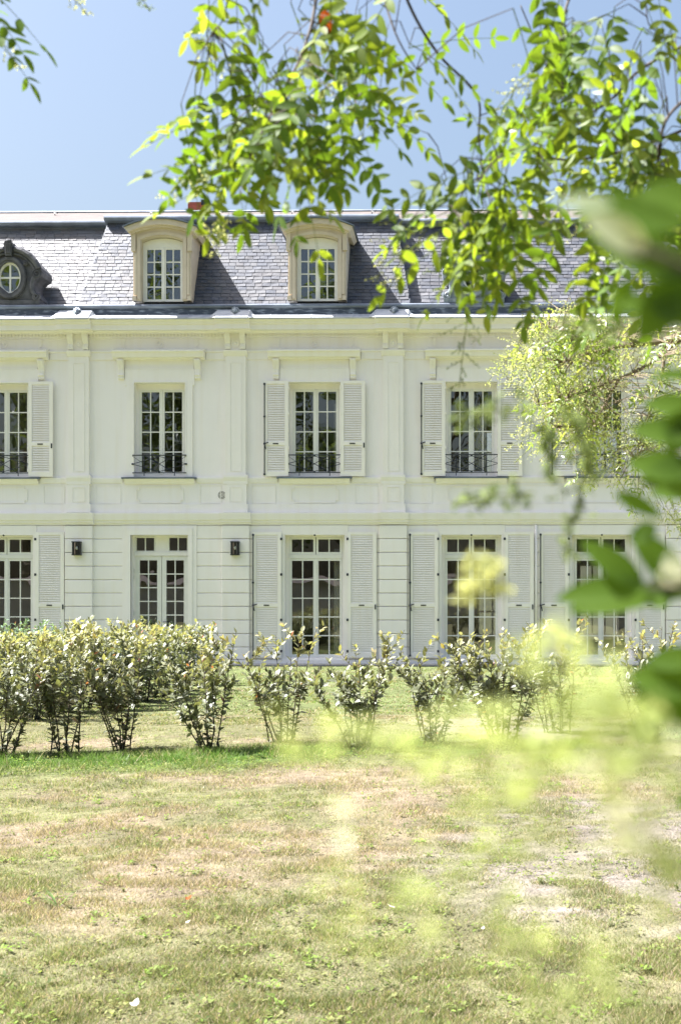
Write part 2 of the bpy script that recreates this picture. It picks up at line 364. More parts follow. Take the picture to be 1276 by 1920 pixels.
litter(252, 1896, .04, 'w', 'crumpled whitish leaf on the grass at the bottom left', 3)
litter(905, 1750, .022, 'w', 'tiny white leaf lying on the dry grass right of the middle', 4)
litter(735, 1708, .04, 'w', 'pale flat leaf on the dry lawn in the centre', 5)

# ------------------------------------------------------------------ the mansion
house = empty('mansion', (0, D+4, 0), 'long cream two storey mansion with slate mansard roof, tall windows and louvred shutters', 'mansion')
HM = Matrix.Translation((0, -(D+4), 0))
def part(mb, name, mt, parent=None, smooth=False, colors=False):
    p = parent or house; o = mb.build(name, mt, p, smooth, colors)
    if p is house: o.matrix_parent_inverse = HM
    return o
BAYS = [FX(-867+285), FX(-284), FX(8), FX(300), FX(590), FX(883), FX(1127), FX(1420), FX(1714)]
BAYS = [FX(-576)] + BAYS[1:]
PIL = [FX(-722), FX(-430), FX(-138), FX(150), FX(443), FX(737), FX(1273), FX(1567), FX(1860)]
XL, XR = FX(-870), FX(2000)
ZG_top = FZ(1003, 0); ZG_bot = FZ(1235); ZF_top = FZ(717); ZF_bot = FZ(894)
ZSTR = FZ(962); ZROOF = FZ(568)
HW_F = W(48); HW_G = W(56); HW_D = W(54)
DOORBAY = 3
# openings list
ops = []
for i, bx_ in enumerate(BAYS):
    hw = HW_D if i == DOORBAY else HW_G
    ops.append((bx_-hw, bx_+hw, .02, ZG_top)); ops.append((bx_-HW_F, bx_+HW_F, ZF_bot, ZF_top))
mb = MB()
def wall_band(z0, z1, holes):
    x = XL
    for a, b in holes: mb.bx(x, a, -.45, 0, z0, z1); x = b
    mb.bx(x, XR, -.45, 0, z0, z1)
gh = [(a, b) for a, b, z0, z1 in ops if z0 < 1]; fh = [(a, b) for a, b, z0, z1 in ops if z0 > 1]
wall_band(-.1, ZG_top, gh); mb.bx(XL, XR, -.45, 0, ZG_top, ZF_bot); wall_band(ZF_bot, ZF_top, fh); mb.bx(XL, XR, -.45, 0, ZF_top, ZROOF-.2)
part(mb, 'facade_wall', 'plaster')
# side / back walls and floors of the interior
mb = MB(); YB = D+9
mb.box(XL, XL+.4, D+.452, YB, -.1, ZROOF-.2); part(mb, 'side_wall', 'plaster')
mb = MB(); mb.box(XR-.4, XR, D+.452, YB, -.1, ZROOF-.2); part(mb, 'side_wall', 'plaster')
mb = MB()
bh = [(BAYS[5]+.25, BAYS[5]+1.6), (BAYS[4]+1.3, BAYS[4]+2.3), (BAYS[6]+.2, BAYS[6]+1.4), (BAYS[2]-.5, BAYS[2]+.5)]
bh.sort()
def back(z0, z1, holes):
    x = XL+.4
    for a, b in holes:
        mb.box(x, a, YB-.3, YB, z0, z1); x = b
    mb.box(x, XR-.4, YB-.3, YB, z0, z1)
back(-.1, .5, []); back(.5, 2.7, bh); back(2.7, 4.8, []); back(4.8, 6.9, bh); back(6.9, ZROOF-.2, [])
part(mb, 'back_wall', 'room')
for a, b in bh:
    for z0 in (.5, 4.8):
        mb = MB()
        for k in range(4): x = a+(b-a)*k/3; mb.box(x-.03, x+.03, YB-.1, YB-.05, z0, z0+2.2)
        for k in range(4): z = z0+2.2*k/3; mb.box(a, b, YB-.103, YB-.053, z-.03, z+.03)
        part(mb, 'rear_window_bars', 'white')
mb = MB()
for k, xx in enumerate([(BAYS[i]+BAYS[i+1])/2 for i in range(8)]):
    if k in (3, 4, 6): mb.box(xx-.06, xx+.06, D+.46, YB-.302, 0, 3.6); 
    mb.box(xx-.063, xx+.063, D+.46, YB-.302, 3.9, ZROOF-.4)
part(mb, 'interior_partition', 'room')
mb = MB(); mb.box(XL+.4, XR-.4, D+.46, YB-.302, -.05, .03); mb.box(XL+.4, XR-.4, D+.46, YB-.302, 3.62, 3.88)
part(mb, 'interior_floor', 'floor')
mb = MB(); mb.box(XL+.4, XR-.4, D+.46, YB-.302, 3.56, 3.615); mb.box(XL+.4, XR-.4, D+.46, YB-.302, ZROOF-.39, ZROOF-.3)
part(mb, 'ceiling', 'room')
# white curtains seen at a window's side
for bx_, z0, z1 in ((BAYS[4]+.42, .1, 2.9), (BAYS[5]+.1, 4.3, 6.6), (BAYS[4]+.42, 4.3, 6.6)):
    n = 26; mb = MB()
    pts = [(bx_+.30*i/n, D+.62+.035*math.sin(i*1.5)) for i in range(n+1)]
    v = [(x, y, z0) for x, y in pts]+[(x, y, z1) for x, y in pts]
    mb.add(v, [(i, i+1, n+2+i, n+1+i) for i in range(n)])
    part(mb, 'curtain', 'white', smooth=True)

# ---- pilaster bookkeeping
def clear(x0, x1, cuts):
    segs = [(x0, x1)]
    for a, b in cuts:
        out = []
        for p, q in segs:
            if b <= p or a >= q: out.append((p, q)); continue
            if a > p: out.append((p, a))
            if b < q: out.append((b, q))
        segs = out
    return [s_ for s_ in segs if s_[1]-s_[0] > .04]
# ---- rusticated ground floor
mb = MB(); ct = [1245, 1213, 1188, 1162.5, 1137, 1112, 1087, 1061.5, 1036, 1010.5, 985]
margins = [(b-(W(70) if i == DOORBAY else W(63)), b+(W(70) if i == DOORBAY else W(63))) for i, b in enumerate(BAYS)]
pcuts = [(p-W(26), p+W(26)) for p in PIL]
def rust_box(x0, x1, p, z0, z1, e=.016):
    v = []; 
    for (a, q) in ((0, 0), (0, p-e), (e, p)):
        v += [(x0+a, D-q, z0+a), (x1-a, D-q, z0+a), (x1-a, D-q, z1-a), (x0+a, D-q, z1-a)]
    f = [(8,9,10,11)]
    for k in (0, 4):
        for i in range(4): f.append((k+i, k+(i+1) % 4, k+4+(i+1) % 4, k+4+i))
    mb.add(v, f)
for pr_, lst in ((.04, clear(XL, XR, margins+pcuts)), (.12, pcuts)):
    for a, b in lst:
        mb = MB()
        for k in range(len(ct)-1):
            z0, z1 = FZ(ct[k]), FZ(ct[k+1])
            if k == 0: z0 = .12
            rust_box(a-(.012 if pr_ < .1 else 0), b+(.012 if pr_ < .1 else 0), pr_, z0+.006, z1-.006, .014)
        part(mb, 'rusticated_pilaster' if pr_ > .1 else 'rusticated_wall', 'trim')
mb = MB(); mb.bx(XL, XR, 0, .07, -.02, .11)
for a, b in pcuts: mb.bx(a-.01, b+.01, 0, .15, -.02, .112)
part(mb, 'plinth', 'trim')
# ---- string course
prof = [(-.05, FZ(984)), (.045, FZ(984)), (.05, FZ(980.5)), (.085, FZ(980)), (.085, FZ(976.5)), (.12, FZ(975)), (.15, FZ(964)), (.15, FZ(962)), (-.05, FZ(960.5))]
mb = MB(); mb.ext(prof, XL, XR)
for p in PIL: mb.ext([(q+.09 if q > 0 else q, z+.003) for q, z in prof], p-W(29), p+W(29))
part(mb, 'string_course', 'trim')
# ---- dado of first floor
mb = MB()
mb.ext([(-.05, FZ(945)), (.035, FZ(945)), (.035, FZ(961)), (-.05, FZ(961))], XL, XR)      # base band
for a, b in clear(XL, XR, [(p-W(21), p+W(21)) for p in PIL]+[(b-W(70), b+W(70)) for b in BAYS]):
    mb.ext([(-.05, FZ(905)), (.025, FZ(905)), (.045, FZ(898)), (.045, FZ(895)), (-.05, FZ(893.5))], a, b)
def ring(mb, x0, x1, z0, z1, w_, p0, p1):
    mb.bx(x0, x1, p0, p1, z0, z0+w_); mb.bx(x0, x1, p0, p1, z1-w_, z1); mb.bx(x0, x0+w_, p0, p1, z0+w_, z1-w_); mb.bx(x1-w_, x1, p0, p1, z0+w_, z1-w_)
for b in BAYS:
    x0, x1, z0, z1 = b-W(45), b+W(45), FZ(943), FZ(911); n = .07
    o_ = [(x0+n, z0), (x1-n, z0), (x1-n, z0+n), (x1, z0+n), (x1, z1-n), (x1-n, z1-n), (x1-n, z1), (x0+n, z1), (x0+n, z1-n), (x0, z1-n), (x0, z0+n), (x0+n, z0+n)]
    cx, cz = b, (z0+z1)/2
    i_ = [(x+math.copysign(.022, cx-x), z+math.copysign(.022, cz-z)) for x, z in o_]
    mb.band(i_, o_, 0, .022, True)
for a, b in clear(XL, XR, [(p-W(27), p+W(27)) for p in PIL]+[(b-W(72), b+W(72)) for b in BAYS]):
    if b-a > .3: ring(mb, a+.04, b-.02, FZ(944), FZ(909), .016, 0, .014)
part(mb, 'dado_moulding', 'trim')
# ---- pilasters
for p in PIL:
    mb = MB(); h = W(19)
    mb.bx(p-h, p+h, 0, .10, FZ(891), FZ(668)); ring(mb, p-W(11), p+W(11), FZ(884), FZ(680), .02, .10, .112)
    mb.ext([(0, FZ(891)), (.15, FZ(891)), (.15, FZ(896)), (.12, FZ(903)), (.12, FZ(908)), (.0, FZ(908))], p-h-.05, p+h+.05)
    mb.bx(p-h-.015, p+h+.015, 0, .11, FZ(945), FZ(908)); ring(mb, p-W(12), p+W(12), FZ(941), FZ(913), .018, .11, .122)
    mb.bx(p-h-.05, p+h+.05, 0, .14, FZ(961), FZ(945))
    part(mb, 'pilaster', 'trim')
    mb = MB()
    mb.ext([(0, FZ(668)), (.115, FZ(668)), (.15, FZ(664)), (.18, FZ(660)), (.18, FZ(658)), (0, FZ(658))], p-h-.04, p+h+.04)
    mb.bx(p-h, p+h, 0, .12, FZ(658), FZ(621))
    for s in (-1, 1):     # paired scroll consoles
        c = p+s*W(14)
        pr = [(.10, FZ(657)), (.17, FZ(656)), (.18, FZ(651)), (.16, FZ(646)), (.21, FZ(640)), (.28, FZ(633)), (.30, FZ(626)), (.30, FZ(621)), (.10, FZ(621))]
        mb.ext(pr, c-W(5), c+W(5)); 
        for q in (-2.2, 2.2): mb.ext([(a+.012 if a > .1 else a, z) for a, z in pr], c+W(q)-.014, c+W(q)+.014)
    mb.ball((p, D-.12, FZ(645)), .045, 8, 5, (1, .5, 1))
    n = 14; mb.band([(p+.075*math.cos(2*math.pi*i/n), FZ(645)+.075*math.sin(2*math.pi*i/n)) for i in range(n)], [(p+.10*math.cos(2*math.pi*i/n), FZ(645)+.10*math.sin(2*math.pi*i/n)) for i in range(n)], .12, .14, True)
    part(mb, 'pilaster_capital', 'trim')
# ---- entablature
def ZP(py, p): return FZ(py, p)
corn = [(-.05, ZP(624, .2)), (.22, ZP(624, .22)), (.24, ZP(620, .24)), (.30, ZP(619, .3)), (.46, ZP(617, .46)), (.46, ZP(607.5, .46)), (.50, ZP(606, .5)), (.52, ZP(601, .52)), (.58, ZP(598, .58)), (.58, ZP(596, .58)), (-.05, ZP(592, .0))]
fr = [(-.05, ZP(673.5, 0)), (.035, ZP(673.5, .03)), (.035, ZP(660, .03)), (.07, ZP(659, .06)), (.07, ZP(656.5, .06)), (.012, ZP(656, .01)), (.012, ZP(634, .01)), (.06, ZP(632.5, .06)), (.10, ZP(631, .10)), (.10, ZP(622, .1)), (-.05, ZP(622, .1))]
mb = MB(); mb.ext(corn, XL, XR)
for p in PIL: mb.ext([(q+.10 if q > 0 else q, z+.004) for q, z in corn], p-W(32), p+W(32))
part(mb, 'cornice', 'trim')
mb = MB()
for a, b in clear(XL, XR, [(b-W(88), b+W(88)) for b in BAYS]): mb.ext([(-.05, ZP(673.5, 0)), (.035, ZP(673.5, .03)), (.035, ZP(659.9, .03)), (-.05, ZP(659.9, 0))], a, b)
mb.ext(fr[2:3]+[(.07, fr[3][1])]+fr[4:]+[(-.05, fr[2][1])], XL, XR)
part(mb, 'frieze', 'plaster')
mb = MB(); x = XL+.1
while x < XR-.1:
    if not any(abs(x-p) < W(21) for p in PIL): mb.bx(x, x+.048, .10, .135, ZP(630, .12), ZP(624.5, .12))
    x += .085
part(mb, 'dentil_course', 'trim')
mb = MB()
for b in BAYS:
    z = FZ(644); n = 16
    mb.ball((b, D-.02, z), .04, 8, 5, (1, .6, 1)); mb.band([(b+.075*math.cos(2*math.pi*i/n), z+.075*math.sin(2*math.pi*i/n)) for i in range(n)], [(b+.1*math.cos(2*math.pi*i/n), z+.1*math.sin(2*math.pi*i/n)) for i in range(n)], .01, .035, True)
    # shaped end of the frieze panel
    for s in (-1, 1):
        e = b+s*W(70); pts = [(e, FZ(634)), (e+s*.06, FZ(637)), (e+s*.02, FZ(641)), (e+s*.05, FZ(646)), (e-s*.02, FZ(650)), (e-s*.02, FZ(656)), (e-s*.06, FZ(656)), (e-s*.06, FZ(634))]
        mb.poly(pts if s > 0 else pts[::-1], .0, .035)
part(mb, 'frieze_rosette', 'trim')

# ---- window surrounds, first floor
def console(mb, c, zt, zb, hw, pmax):
    H = zt-zb; pr = [(0, zb), (.05, zb), (.075, zb+.06*H), (.07, zb+.13*H), (.10, zb+.2*H), (.085, zb+.32*H), (.09, zb+.5*H), (.13, zb+.7*H), (pmax*.85, zb+.84*H), (pmax, zb+.93*H), (pmax, zt), (0, zt)]
    mb.ext(pr, c-hw, c+hw)
    for q in (-.5, .5): mb.ext([(a+.012 if a > 0 else a, z) for a, z in pr[1:-1]]+[(0.02, zt-.002), (0.02, zb+.002)], c+q*hw-.014, c+q*hw+.014)
for i, b in enumerate(BAYS):
    mb = MB(); zt = FZ(717)
    hw = HW_F; ow = W(62); zo = FZ(692)
    mb.bx(b-ow, b-hw, 0, .045, ZF_bot, zt); mb.bx(b+hw, b+ow, 0, .045, ZF_bot, zt); mb.bx(b-ow, b+ow, 0, .045, zt, zo)
    mb.bx(b-ow-W(3.5), b-ow+.001, 0, .047, FZ(722), zo+.002); mb.bx(b+ow-.001, b+ow+W(3.5), 0, .047, FZ(722), zo+.002)
    ring_w = .03
    mb.bx(b-hw-ring_w, b-hw, .045, .06, ZF_bot+.003, zt+ring_w); mb.bx(b+hw, b+hw+ring_w, .045, .06, ZF_bot+.003, zt+ring_w); mb.bx(b-hw, b+hw, .045, .06, zt, zt+ring_w)
    mb.bx(b-W(64), b+W(64), 0, .05, zo+.002, FZ(689)); mb.bx(b-W(64), b+W(64), 0, .02, FZ(689), FZ(673))
    part(mb, 'window_surround', 'trim'); sur = None
    mb = MB()
    mb.ext([(0, ZP(673, .1)), (.13, ZP(673, .13)), (.15, ZP(670, .15)), (.22, ZP(669, .22)), (.24, ZP(667.5, .24)), (.27, ZP(660, .27)), (.32, ZP(657.5, .32)), (.32, ZP(655.5, .32)), (0, ZP(653, 0))], b-W(86), b+W(86))
    part(mb, 'window_hood', 'trim')
    for s in (-1, 1):
        mb = MB(); console(mb, b+s*W(72), ZP(673, .1)-.004, FZ(711), W(5.5), .2); part(mb, 'hood_console', 'trim')
    mb = MB(); mb.ext([(-.28, ZP(897, .1)), (.17, ZP(897, .17)), (.17, ZP(894, .17)), (-.28, ZP(894, .17)+.02)], b-W(70), b+W(70)); part(mb, 'sill_slab', 'zinc')
    mb = MB(); mb.ext([(0, FZ(907)), (.05, FZ(907)), (.07, FZ(904)), (.12, FZ(901)), (.15, FZ(898)), (.15, ZP(897, .17)-.002), (0, ZP(897, .17)-.002)], b-W(66), b+W(66)); part(mb, 'sill_moulding', 'trim')

# ---- glazed windows
PR = -.22                                                     # glazing plane set back in the wall
def glazing(par, x0, x1, z0, z1, cols, rows, p, fw=.05, mun=.028, glass=True, name='casement'):
    mb = MB(); mb.bx(x0, x0+fw, p-.05, p, z0, z1); mb.bx(x1-fw, x1, p-.05, p, z0, z1)
    mb.bx(x0+fw, x1-fw, p-.05, p, z0, z0+fw*1.15); mb.bx(x0+fw, x1-fw, p-.05, p, z1-fw, z1)
    a0, a1, c0, c1 = x0+fw, x1-fw, z0+fw*1.15, z1-fw
    for i in range(1, cols): x = a0+(a1-a0)*i/cols; mb.bx(x-mun/2, x+mun/2, p-.04, p-.008, c0, c1)
    for i in range(1, rows): z = c0+(c1-c0)*i/rows; mb.bx(a0, a1, p-.038, p-.010, z-mun/2, z+mun/2)
    fr_ = mb.build(name, 'white', par)
    if glass:
        g = MB(); g.add([(a0, D-p+.026, c0), (a1, D-p+.026, c0), (a1, D-p+.026, c1), (a0, D-p+.026, c1)], [(0, 1, 2, 3)]); g.build('glass', 'glass', par)
    return fr_
def rel(o): o.matrix_parent_inverse = HM; return o
def window_f(b, i):
    x0, x1 = b-HW_F, b+HW_F; zt = ZF_top; z0 = ZF_bot+.02
    mb = MB(); p = PR; zt2 = zt-.14
    mb.bx(x0, x0+.07, p-.06, p-.01, z0, zt); mb.bx(x1-.07, x1, p-.06, p-.01, z0, zt); mb.bx(x0+.07, x1-.07, p-.06, p-.01, zt2, zt); mb.bx(x0+.07, x1-.07, p-.06, p+.0, z0, z0+.06)
    f = rel(mb.build('first_floor_window', 'trim', house))
    glazing(f, x0+.072, b-.008, z0+.062, zt2-.002, 2, 4, p, .058); glazing(f, b+.008, x1-.072, z0+.062, zt2-.002, 2, 4, p, .058)
    mb = MB(); mb.bx(b-.022, b+.022, p-.02, p+.018, z0+.07, zt2-.01); mb.build('meeting_rail', 'white', f)
def window_g(b, i):
    x0, x1 = b-HW_G, b+HW_G; z0 = .16; zt = ZG_top; p = PR
    mb = MB(); mb.bx(x0, x0+.085, p-.06, p-.01, z0, zt); mb.bx(x1-.085, x1, p-.06, p-.01, z0, zt); mb.bx(x0+.085, x1-.085, p-.06, p-.01, zt-.045, zt)
    mb.bx(x0, x1, -.44, .03, .0, z0); 
    f = rel(mb.build('french_window', 'trim', house)); zr0, zr1 = FZ(1047, p), FZ(1040, p)
    mb = MB(); mb.bx(x0+.085, x1-.085, p-.055, p+.02, zr0, zr1); mb.build('transom_bar', 'white', f)
    for a, c in ((x0+.087, b-.008), (b+.008, x1-.087)):
        glazing(f, a, c, zr1+.002, zt-.047, 2, 1, p, .055, name='transom_light'); glazing(f, a, c, z0+.004, zr0-.002, 2, 5, p, .058)
    mb = MB(); mb.bx(b-.024, b+.024, p-.02, p+.018, z0+.01, zr0-.003); mb.build('meeting_rail', 'white', f)
    mb = MB(); mb.ball((b, D-.03, ZG_top+.0), .03, 6, 5); mb.build('shutter_stop', 'black', f)
for i, b in enumerate(BAYS):
    window_f(b, i)
    if i != DOORBAY: window_g(b, i)
# ground-floor casings
for i, b in enumerate(BAYS):
    if i == DOORBAY: continue
    mb = MB(); zt = ZG_top
    mb.bx(b-W(63)+.003, b-HW_G, 0, .05, .11, zt); mb.bx(b+HW_G, b+W(63)-.003, 0, .05, .11, zt); mb.bx(b-W(63)+.003, b+W(63)-.003, 0, .052, zt, FZ(985))
    part(mb, 'french_window_casing', 'trim')
# ---- the garden door, ground floor
b = BAYS[DOORBAY]; mb = MB()
x0, x1 = b-HW_D, b+HW_D; zt = ZG_top
for (o_, q) in ((W(70), .06), (W(62), .085)):
    mb.bx(b-o_, x0, 0, q, .11, zt); mb.bx(x1, b+o_, 0, q, .11, zt); mb.bx(b-o_, b+o_, 0, q+.002, zt, FZ(985 if q < .07 else 990))
part(mb, 'door_surround', 'trim')
p = -.20; mb = MB(); mb.bx(x0, x0+.05, p-.06, p-.01, .05, zt); mb.bx(x1-.05, x1, p-.06, p-.01, .05, zt); mb.bx(x0+.05, x1-.05, p-.06, p-.01, zt-.03, zt); mb.bx(b-W(12), b+W(12), p-.06, p-.008, FZ(1035, p), zt-.03)
mb.bx(x0+.05, x1-.05, p-.06, p+.03, FZ(1042, p), FZ(1035, p)); mb.bx(x0, x1, -.44, .05, -.02, .05)
dr = rel(mb.build('garden_door', 'trim', house))
for a, c in ((x0+.052, b-W(12)-.002), (b+W(12)+.002, x1-.052)):
    glazing(dr, a, c, FZ(1035, p)+.002, zt-.032, 2, 1, p, .03, name='transom_light')
for s, (a, c) in ((-1, (x0+.052, b-.006)), (1, (b+.006, x1-.052))):
    f = glazing(dr, a, c, .75, FZ(1042, p)-.004, 2, 5, p, .11, name='door_leaf')
    mb = MB(); mb.bx(a, c, p-.05, p, .06, .748); ring(mb, a+.1, c-.1, .16, .66, .03, p, p+.015); mb.build('door_panel', 'white', dr)
mb = MB(); mb.tube([(b+.05, D-p-.0, 1.05), (b+.05, D-p-.06, 1.05), (b+.16, D-p-.06, 1.05)], .011, 6); mb.build('door_handle', 'black', dr)
for zz in (1070, 1082, 1150):
    mb = MB(); mb.tube([(x0+.03, D-p-.01, FZ(zz)-.05), (x0+.03, D-p-.01, FZ(zz)+.05)], .014, 6); mb.build('hinge', 'white', dr)

# ---- balustrades of the first-floor windows
def railing(b):
    mb = MB(); y = D-.07; zt, zb = FZ(853, .07), FZ(886, .07); h = HW_F+.035; r = .011; zm = (zt+zb)/2
    P = lambda x, z: (b+x, y, z)
    mb.tube([P(-h, zt), P(h, zt)], .014, 6); mb.tube([P(-h, zb), P(h, zb)], .012, 6)
    for s in (-1, 1):
        mb.tube([P(s*.38, zt), P(s*.38, FZ(892, .07))], r, 5); mb.tube([P(s*h, zm-.0), P(0, zt-.03)], r*.8, 5); mb.tube([P(s*h, zm), P(0, zb+.03)], r*.8, 5)
        mb.tube([P(s*.38, zt), P(-s*.38, zb)], r*.8, 5); mb.tube([P(s*h, zt-.02), P(s*.38, zm)], r*.5, 4)
        mb.ball(P(s*h, zm), .026, 6, 4); 
    mb.ball(P(0, zt-.02), .024, 6, 4); mb.ball(P(0, zb+.02), .024, 6, 4); mb.ball(P(0, zm), .018, 6, 4)
    return part(mb, 'window_railing', 'iron')
for b in BAYS: railing(b)

# ---- shutters
def shutter(xi, s, z0, z1, wd, midz, kind):
    """xi: hinge side x, s: side (-1 left of the opening), swung flat against the wall"""
    x0, x1 = (xi-wd, xi) if s < 0 else (xi, xi+wd); p0, p1 = .07, .115; st = .085
    mb = MB(); mb.bx(x0, x0+st, p0, p1, z0, z1); mb.bx(x1-st, x1, p0, p1, z0, z1)
    mb.bx(x0+st, x1-st, p0, p1, z0, z0+.12); mb.bx(x0+st, x1-st, p0, p1, z1-.075, z1); mb.bx(x0+st, x1-st, p0, p1, midz-.04, midz+.05)
    for a, c in ((z0+.12, midz-.04), (midz+.05, z1-.075)):
        n = int((c-a)/.056)
        for k in range(n):
            z = a+(k+.5)*(c-a)/n
            mb.ext([(p0+.008, z+.029), (p0+.002, z+.029), (p1-.014, z-.028), (p1-.006, z-.026)][::-1], x0+st, x1-st)
    o = part(mb, 'shutter', 'shutter')
    m2 = MB(); m2.bx((x0+x1)/2-.075, (x0+x1)/2+.06, p1, p1+.012, midz-.012, midz+.016); m2.build('handle_slot', 'black', o)
    m2 = MB()
    for zz in (z0+.3*(z1-z0), z0+.66*(z1-z0), z1-.18, z0+.16):
        m2 = MB(); m2.bx(xi-.025, xi+.025, p1-.02, p1+.012, zz-.03, zz+.03); m2.build('hinge', 'iron' if kind == 'g' else 'shutter', o)
    m2 = MB(); xe = x0+.02 if s < 0 else x1-.03
    if s < 0:
        m2.tube([(xe, D-p1-.014, z0+.03), (xe, D-p1-.014, z1-.05)], .013, 6)
        for zz in (z0+.05, z1-.08, midz, (z0+z1)/2+.3): m2.bx(xe-.025, xe+.025, p1, p1+.03, zz-.02, zz+.02)
        m2.tube([(xe, D-p1-.03, midz), (xe+.02, D-p1-.08, midz-.05), (xe+.04, D-p1-.05, midz-.14)], [.02, .016, .012], 5)
        m2.tube([(xe, D-p1-.03, midz), (xe+.10, D-p1-.05, midz+.03)], .014, 5)
        m2.build('locking_rod', 'iron', o)
    else:
        m2.bx(xe-.012, xe+.018, p1, p1+.02, midz-.10, midz+.02); m2.build('latch', 'iron', o)
    return o
for i, b in enumerate(BAYS):
    if i != DOORBAY:
        for s in (-1, 1):
            shutter(b+s*(HW_F+.01), s, ZP(894, .1)+.012, FZ(714, .1), W(46), FZ(832, .1), 'f')
            shutter(b+s*W(62), s, FZ(1233, .1), FZ(997, .1), W(54), FZ(1135, .1), 'g')
# ---- downpipe between bays 5 and 6
mb = MB(); xx = FX(1004); mb.tube([(xx, D-.06, .0), (xx, D-.06, FZ(985))], .035, 8); part(mb, 'downpipe', 'shutter', smooth=True)

# ---- round vent
mb = MB(); c = (FX(416), FZ(928)); n = 20
mb.poly([(c[0]+.1*math.cos(2*math.pi*i/n), c[1]+.1*math.sin(2*math.pi*i/n)) for i in range(n)][::-1], .0, .012); vt = part(mb, 'vent', 'trim')
mb = MB()
for r_, k in ((0, 1), (.032, 6), (.062, 12), (.086, 18)):
    for j in range(k):
        a = 2*math.pi*j/k; x, z = c[0]+r_*math.cos(a), c[1]+r_*math.sin(a)
        mb.poly([(x+.0125*math.cos(q*math.pi/3), z+.0125*math.sin(q*math.pi/3)) for q in range(6)][::-1], .010, .0135)
mb.build('vent_holes', 'black', vt)
# ---- stone kerb at foot
mb = MB(); mb.box(XL, XR, D-.72, D+.1, -.15, .012); kb = mb.build('kerb', 'curb'); tag(kb, kind='structure')

# ------------------------------------------------------------------ roof
ZE = ZROOF-.02; PIT = R(61.6); ZBR = ZE+2.50; SD = 2.50/math.tan(PIT)      # break height, set-back
SET = .32                                                                  # wings stand back
PX0, PX1 = FX(150)-.04, FX(768)                                            # pavilion foot
HIP = .42
def slates(name, xf0, xf1, yb, z0, z1, seed, hues):
    """xf0(z),xf1(z) limits; plane starting at (yb,z0) going back with PIT"""
    r = random.Random(seed); mb = MB(); ex = .113; n = int((z1-z0)/(ex*math.sin(PIT))); cs, sn = math.cos(PIT), math.sin(PIT)
    for k in range(n+1):
        u = k*ex; z = z0+u*sn; 
        if z > z1: break
        a, b = xf0(z), xf1(z); x = a-r.uniform(0, .22)-(.11 if k % 2 else 0)
        while x < b:
            wd = r.uniform(.17, .26); xa, xb = max(x+.006, a), min(x+wd-.006, b)
            if xb-xa > .02:
                t0 = u-r.uniform(0, .008); t1 = u+ex*1.35; lift = r.uniform(.005, .012); tw = r.uniform(-.004, .004)
                q = lambda t, h: (yb+t*cs-h*sn, z0+t*sn+h*cs)
                v = []
                for xx_, e in ((xa, tw), (xb, -tw)):
                    for (t, h) in ((t0, lift+e), (t0, lift+.008+e), (t1, .004), (t1, -.003)):
                        y_, z_ = q(t+e, h); v.append((xx_, y_, z_))
                g = .88*r.gauss(1, .07); c = r.choice(hues); c = tuple(max(.02, q_*g) for q_ in c)
                mb.add(v, [(0,1,5,4), (1,2,6,5), (0,3,2,1), (4,5,6,7)], c)
            x += wd
    return part(mb, name, 'slate', colors=True)
GREY = [(.100,.108,.128), (.09,.098,.118), (.11,.115,.128), (.103,.104,.114), (.083,.094,.118), (.118,.122,.132)]
PALE = [(.18,.18,.188), (.162,.164,.176), (.198,.195,.20), (.145,.15,.162), (.185,.176,.176)]
yp = D-.02; yw = yp+SET
hipx = lambda z: HIP*(z-ZE)/2.42
slates('pavilion_slates', lambda z: PX0+hipx(z), lambda z: PX1-hipx(z), yp, ZE, ZBR, 1, GREY)
slates('wing_slates', lambda z: XL, lambda z: PX0+hipx(z)+.1, yw, ZE, ZBR-.05, 2, PALE)
slates('wing_slates', lambda z: PX1-hipx(z)-.1, lambda z: XR, yw, ZE, ZBR-.05, 3, GREY+PALE[:2])
def slab(mb, x0a, x1a, x0b, x1b, y0, z0, z1, back=.4):         # roof deck beneath the slates, closed
    sd = (z1-z0)/math.tan(PIT)
    v = [(x0a, y0, z0), (x1a, y0, z0), (x1b, y0+sd, z1), (x0b, y0+sd, z1), (x0a, y0+back+sd, z0), (x1a, y0+back+sd, z0), (x1b, y0+back+sd, z1), (x0b, y0+back+sd, z1)]
    mb.add(v, [(0,1,2,3), (5,4,7,6), (4,0,3,7), (1,5,6,2), (3,2,6,7), (4,5,1,0)])
mb = MB(); slab(mb, PX0, PX1, PX0+HIP, PX1-HIP, yp+.01, ZE-.02, ZBR)
slab(mb, XL, PX0+HIP+.2, XL, PX0+HIP+.2, yw+.013, ZE-.02, ZBR-.05); slab(mb, PX1-HIP-.2, XR, PX1-HIP-.2, XR, yw+.013, ZE-.02, ZBR-.05)
part(mb, 'roof_deck', 'zinc')
# upper slope in old tile + ridge
mb = MB(); yt = yw+SD+.05; zt = ZBR+.02; L_ = 2.3; up = math.tan(R(22.5))
mb.add([(XL, yt, zt), (XR, yt, zt), (XR, yt+L_, zt+L_*up), (XL, yt+L_, zt+L_*up), (XL, yt+2*L_+3, zt), (XR, yt+2*L_+3, zt), (XL, YB, ZROOF-.2), (XR, YB, ZROOF-.2)],
       [(0,1,2,3), (3,2,5,4), (4,5,7,6), (0,3,4), (1,5,2), (0, 4, 6), (1, 7, 5)])
up_o = part(mb, 'upper_roof', 'tile')
mb = MB(); zr = zt+L_*up; mb.tube([(XL, yt+L_, zr), (XR, yt+L_, zr)], .055, 6); part(mb, 'ridge_cap', 'zinc')
mb = MB()
for px in (116, 293, 420, 553, 640, 700, 920, 1010):
    x = at(px, 395, yt+L_).x; yy = yt+L_-.6
    z = zr-.6*up; mb.tube([(x, yy, z), (x-.01, yy-.02, z+.12), (x+.0, yy-.05, z+.05), (x+.09, yy-.1, z+.03), (x+.11, yy-.1, z+.08)], .012, 5)
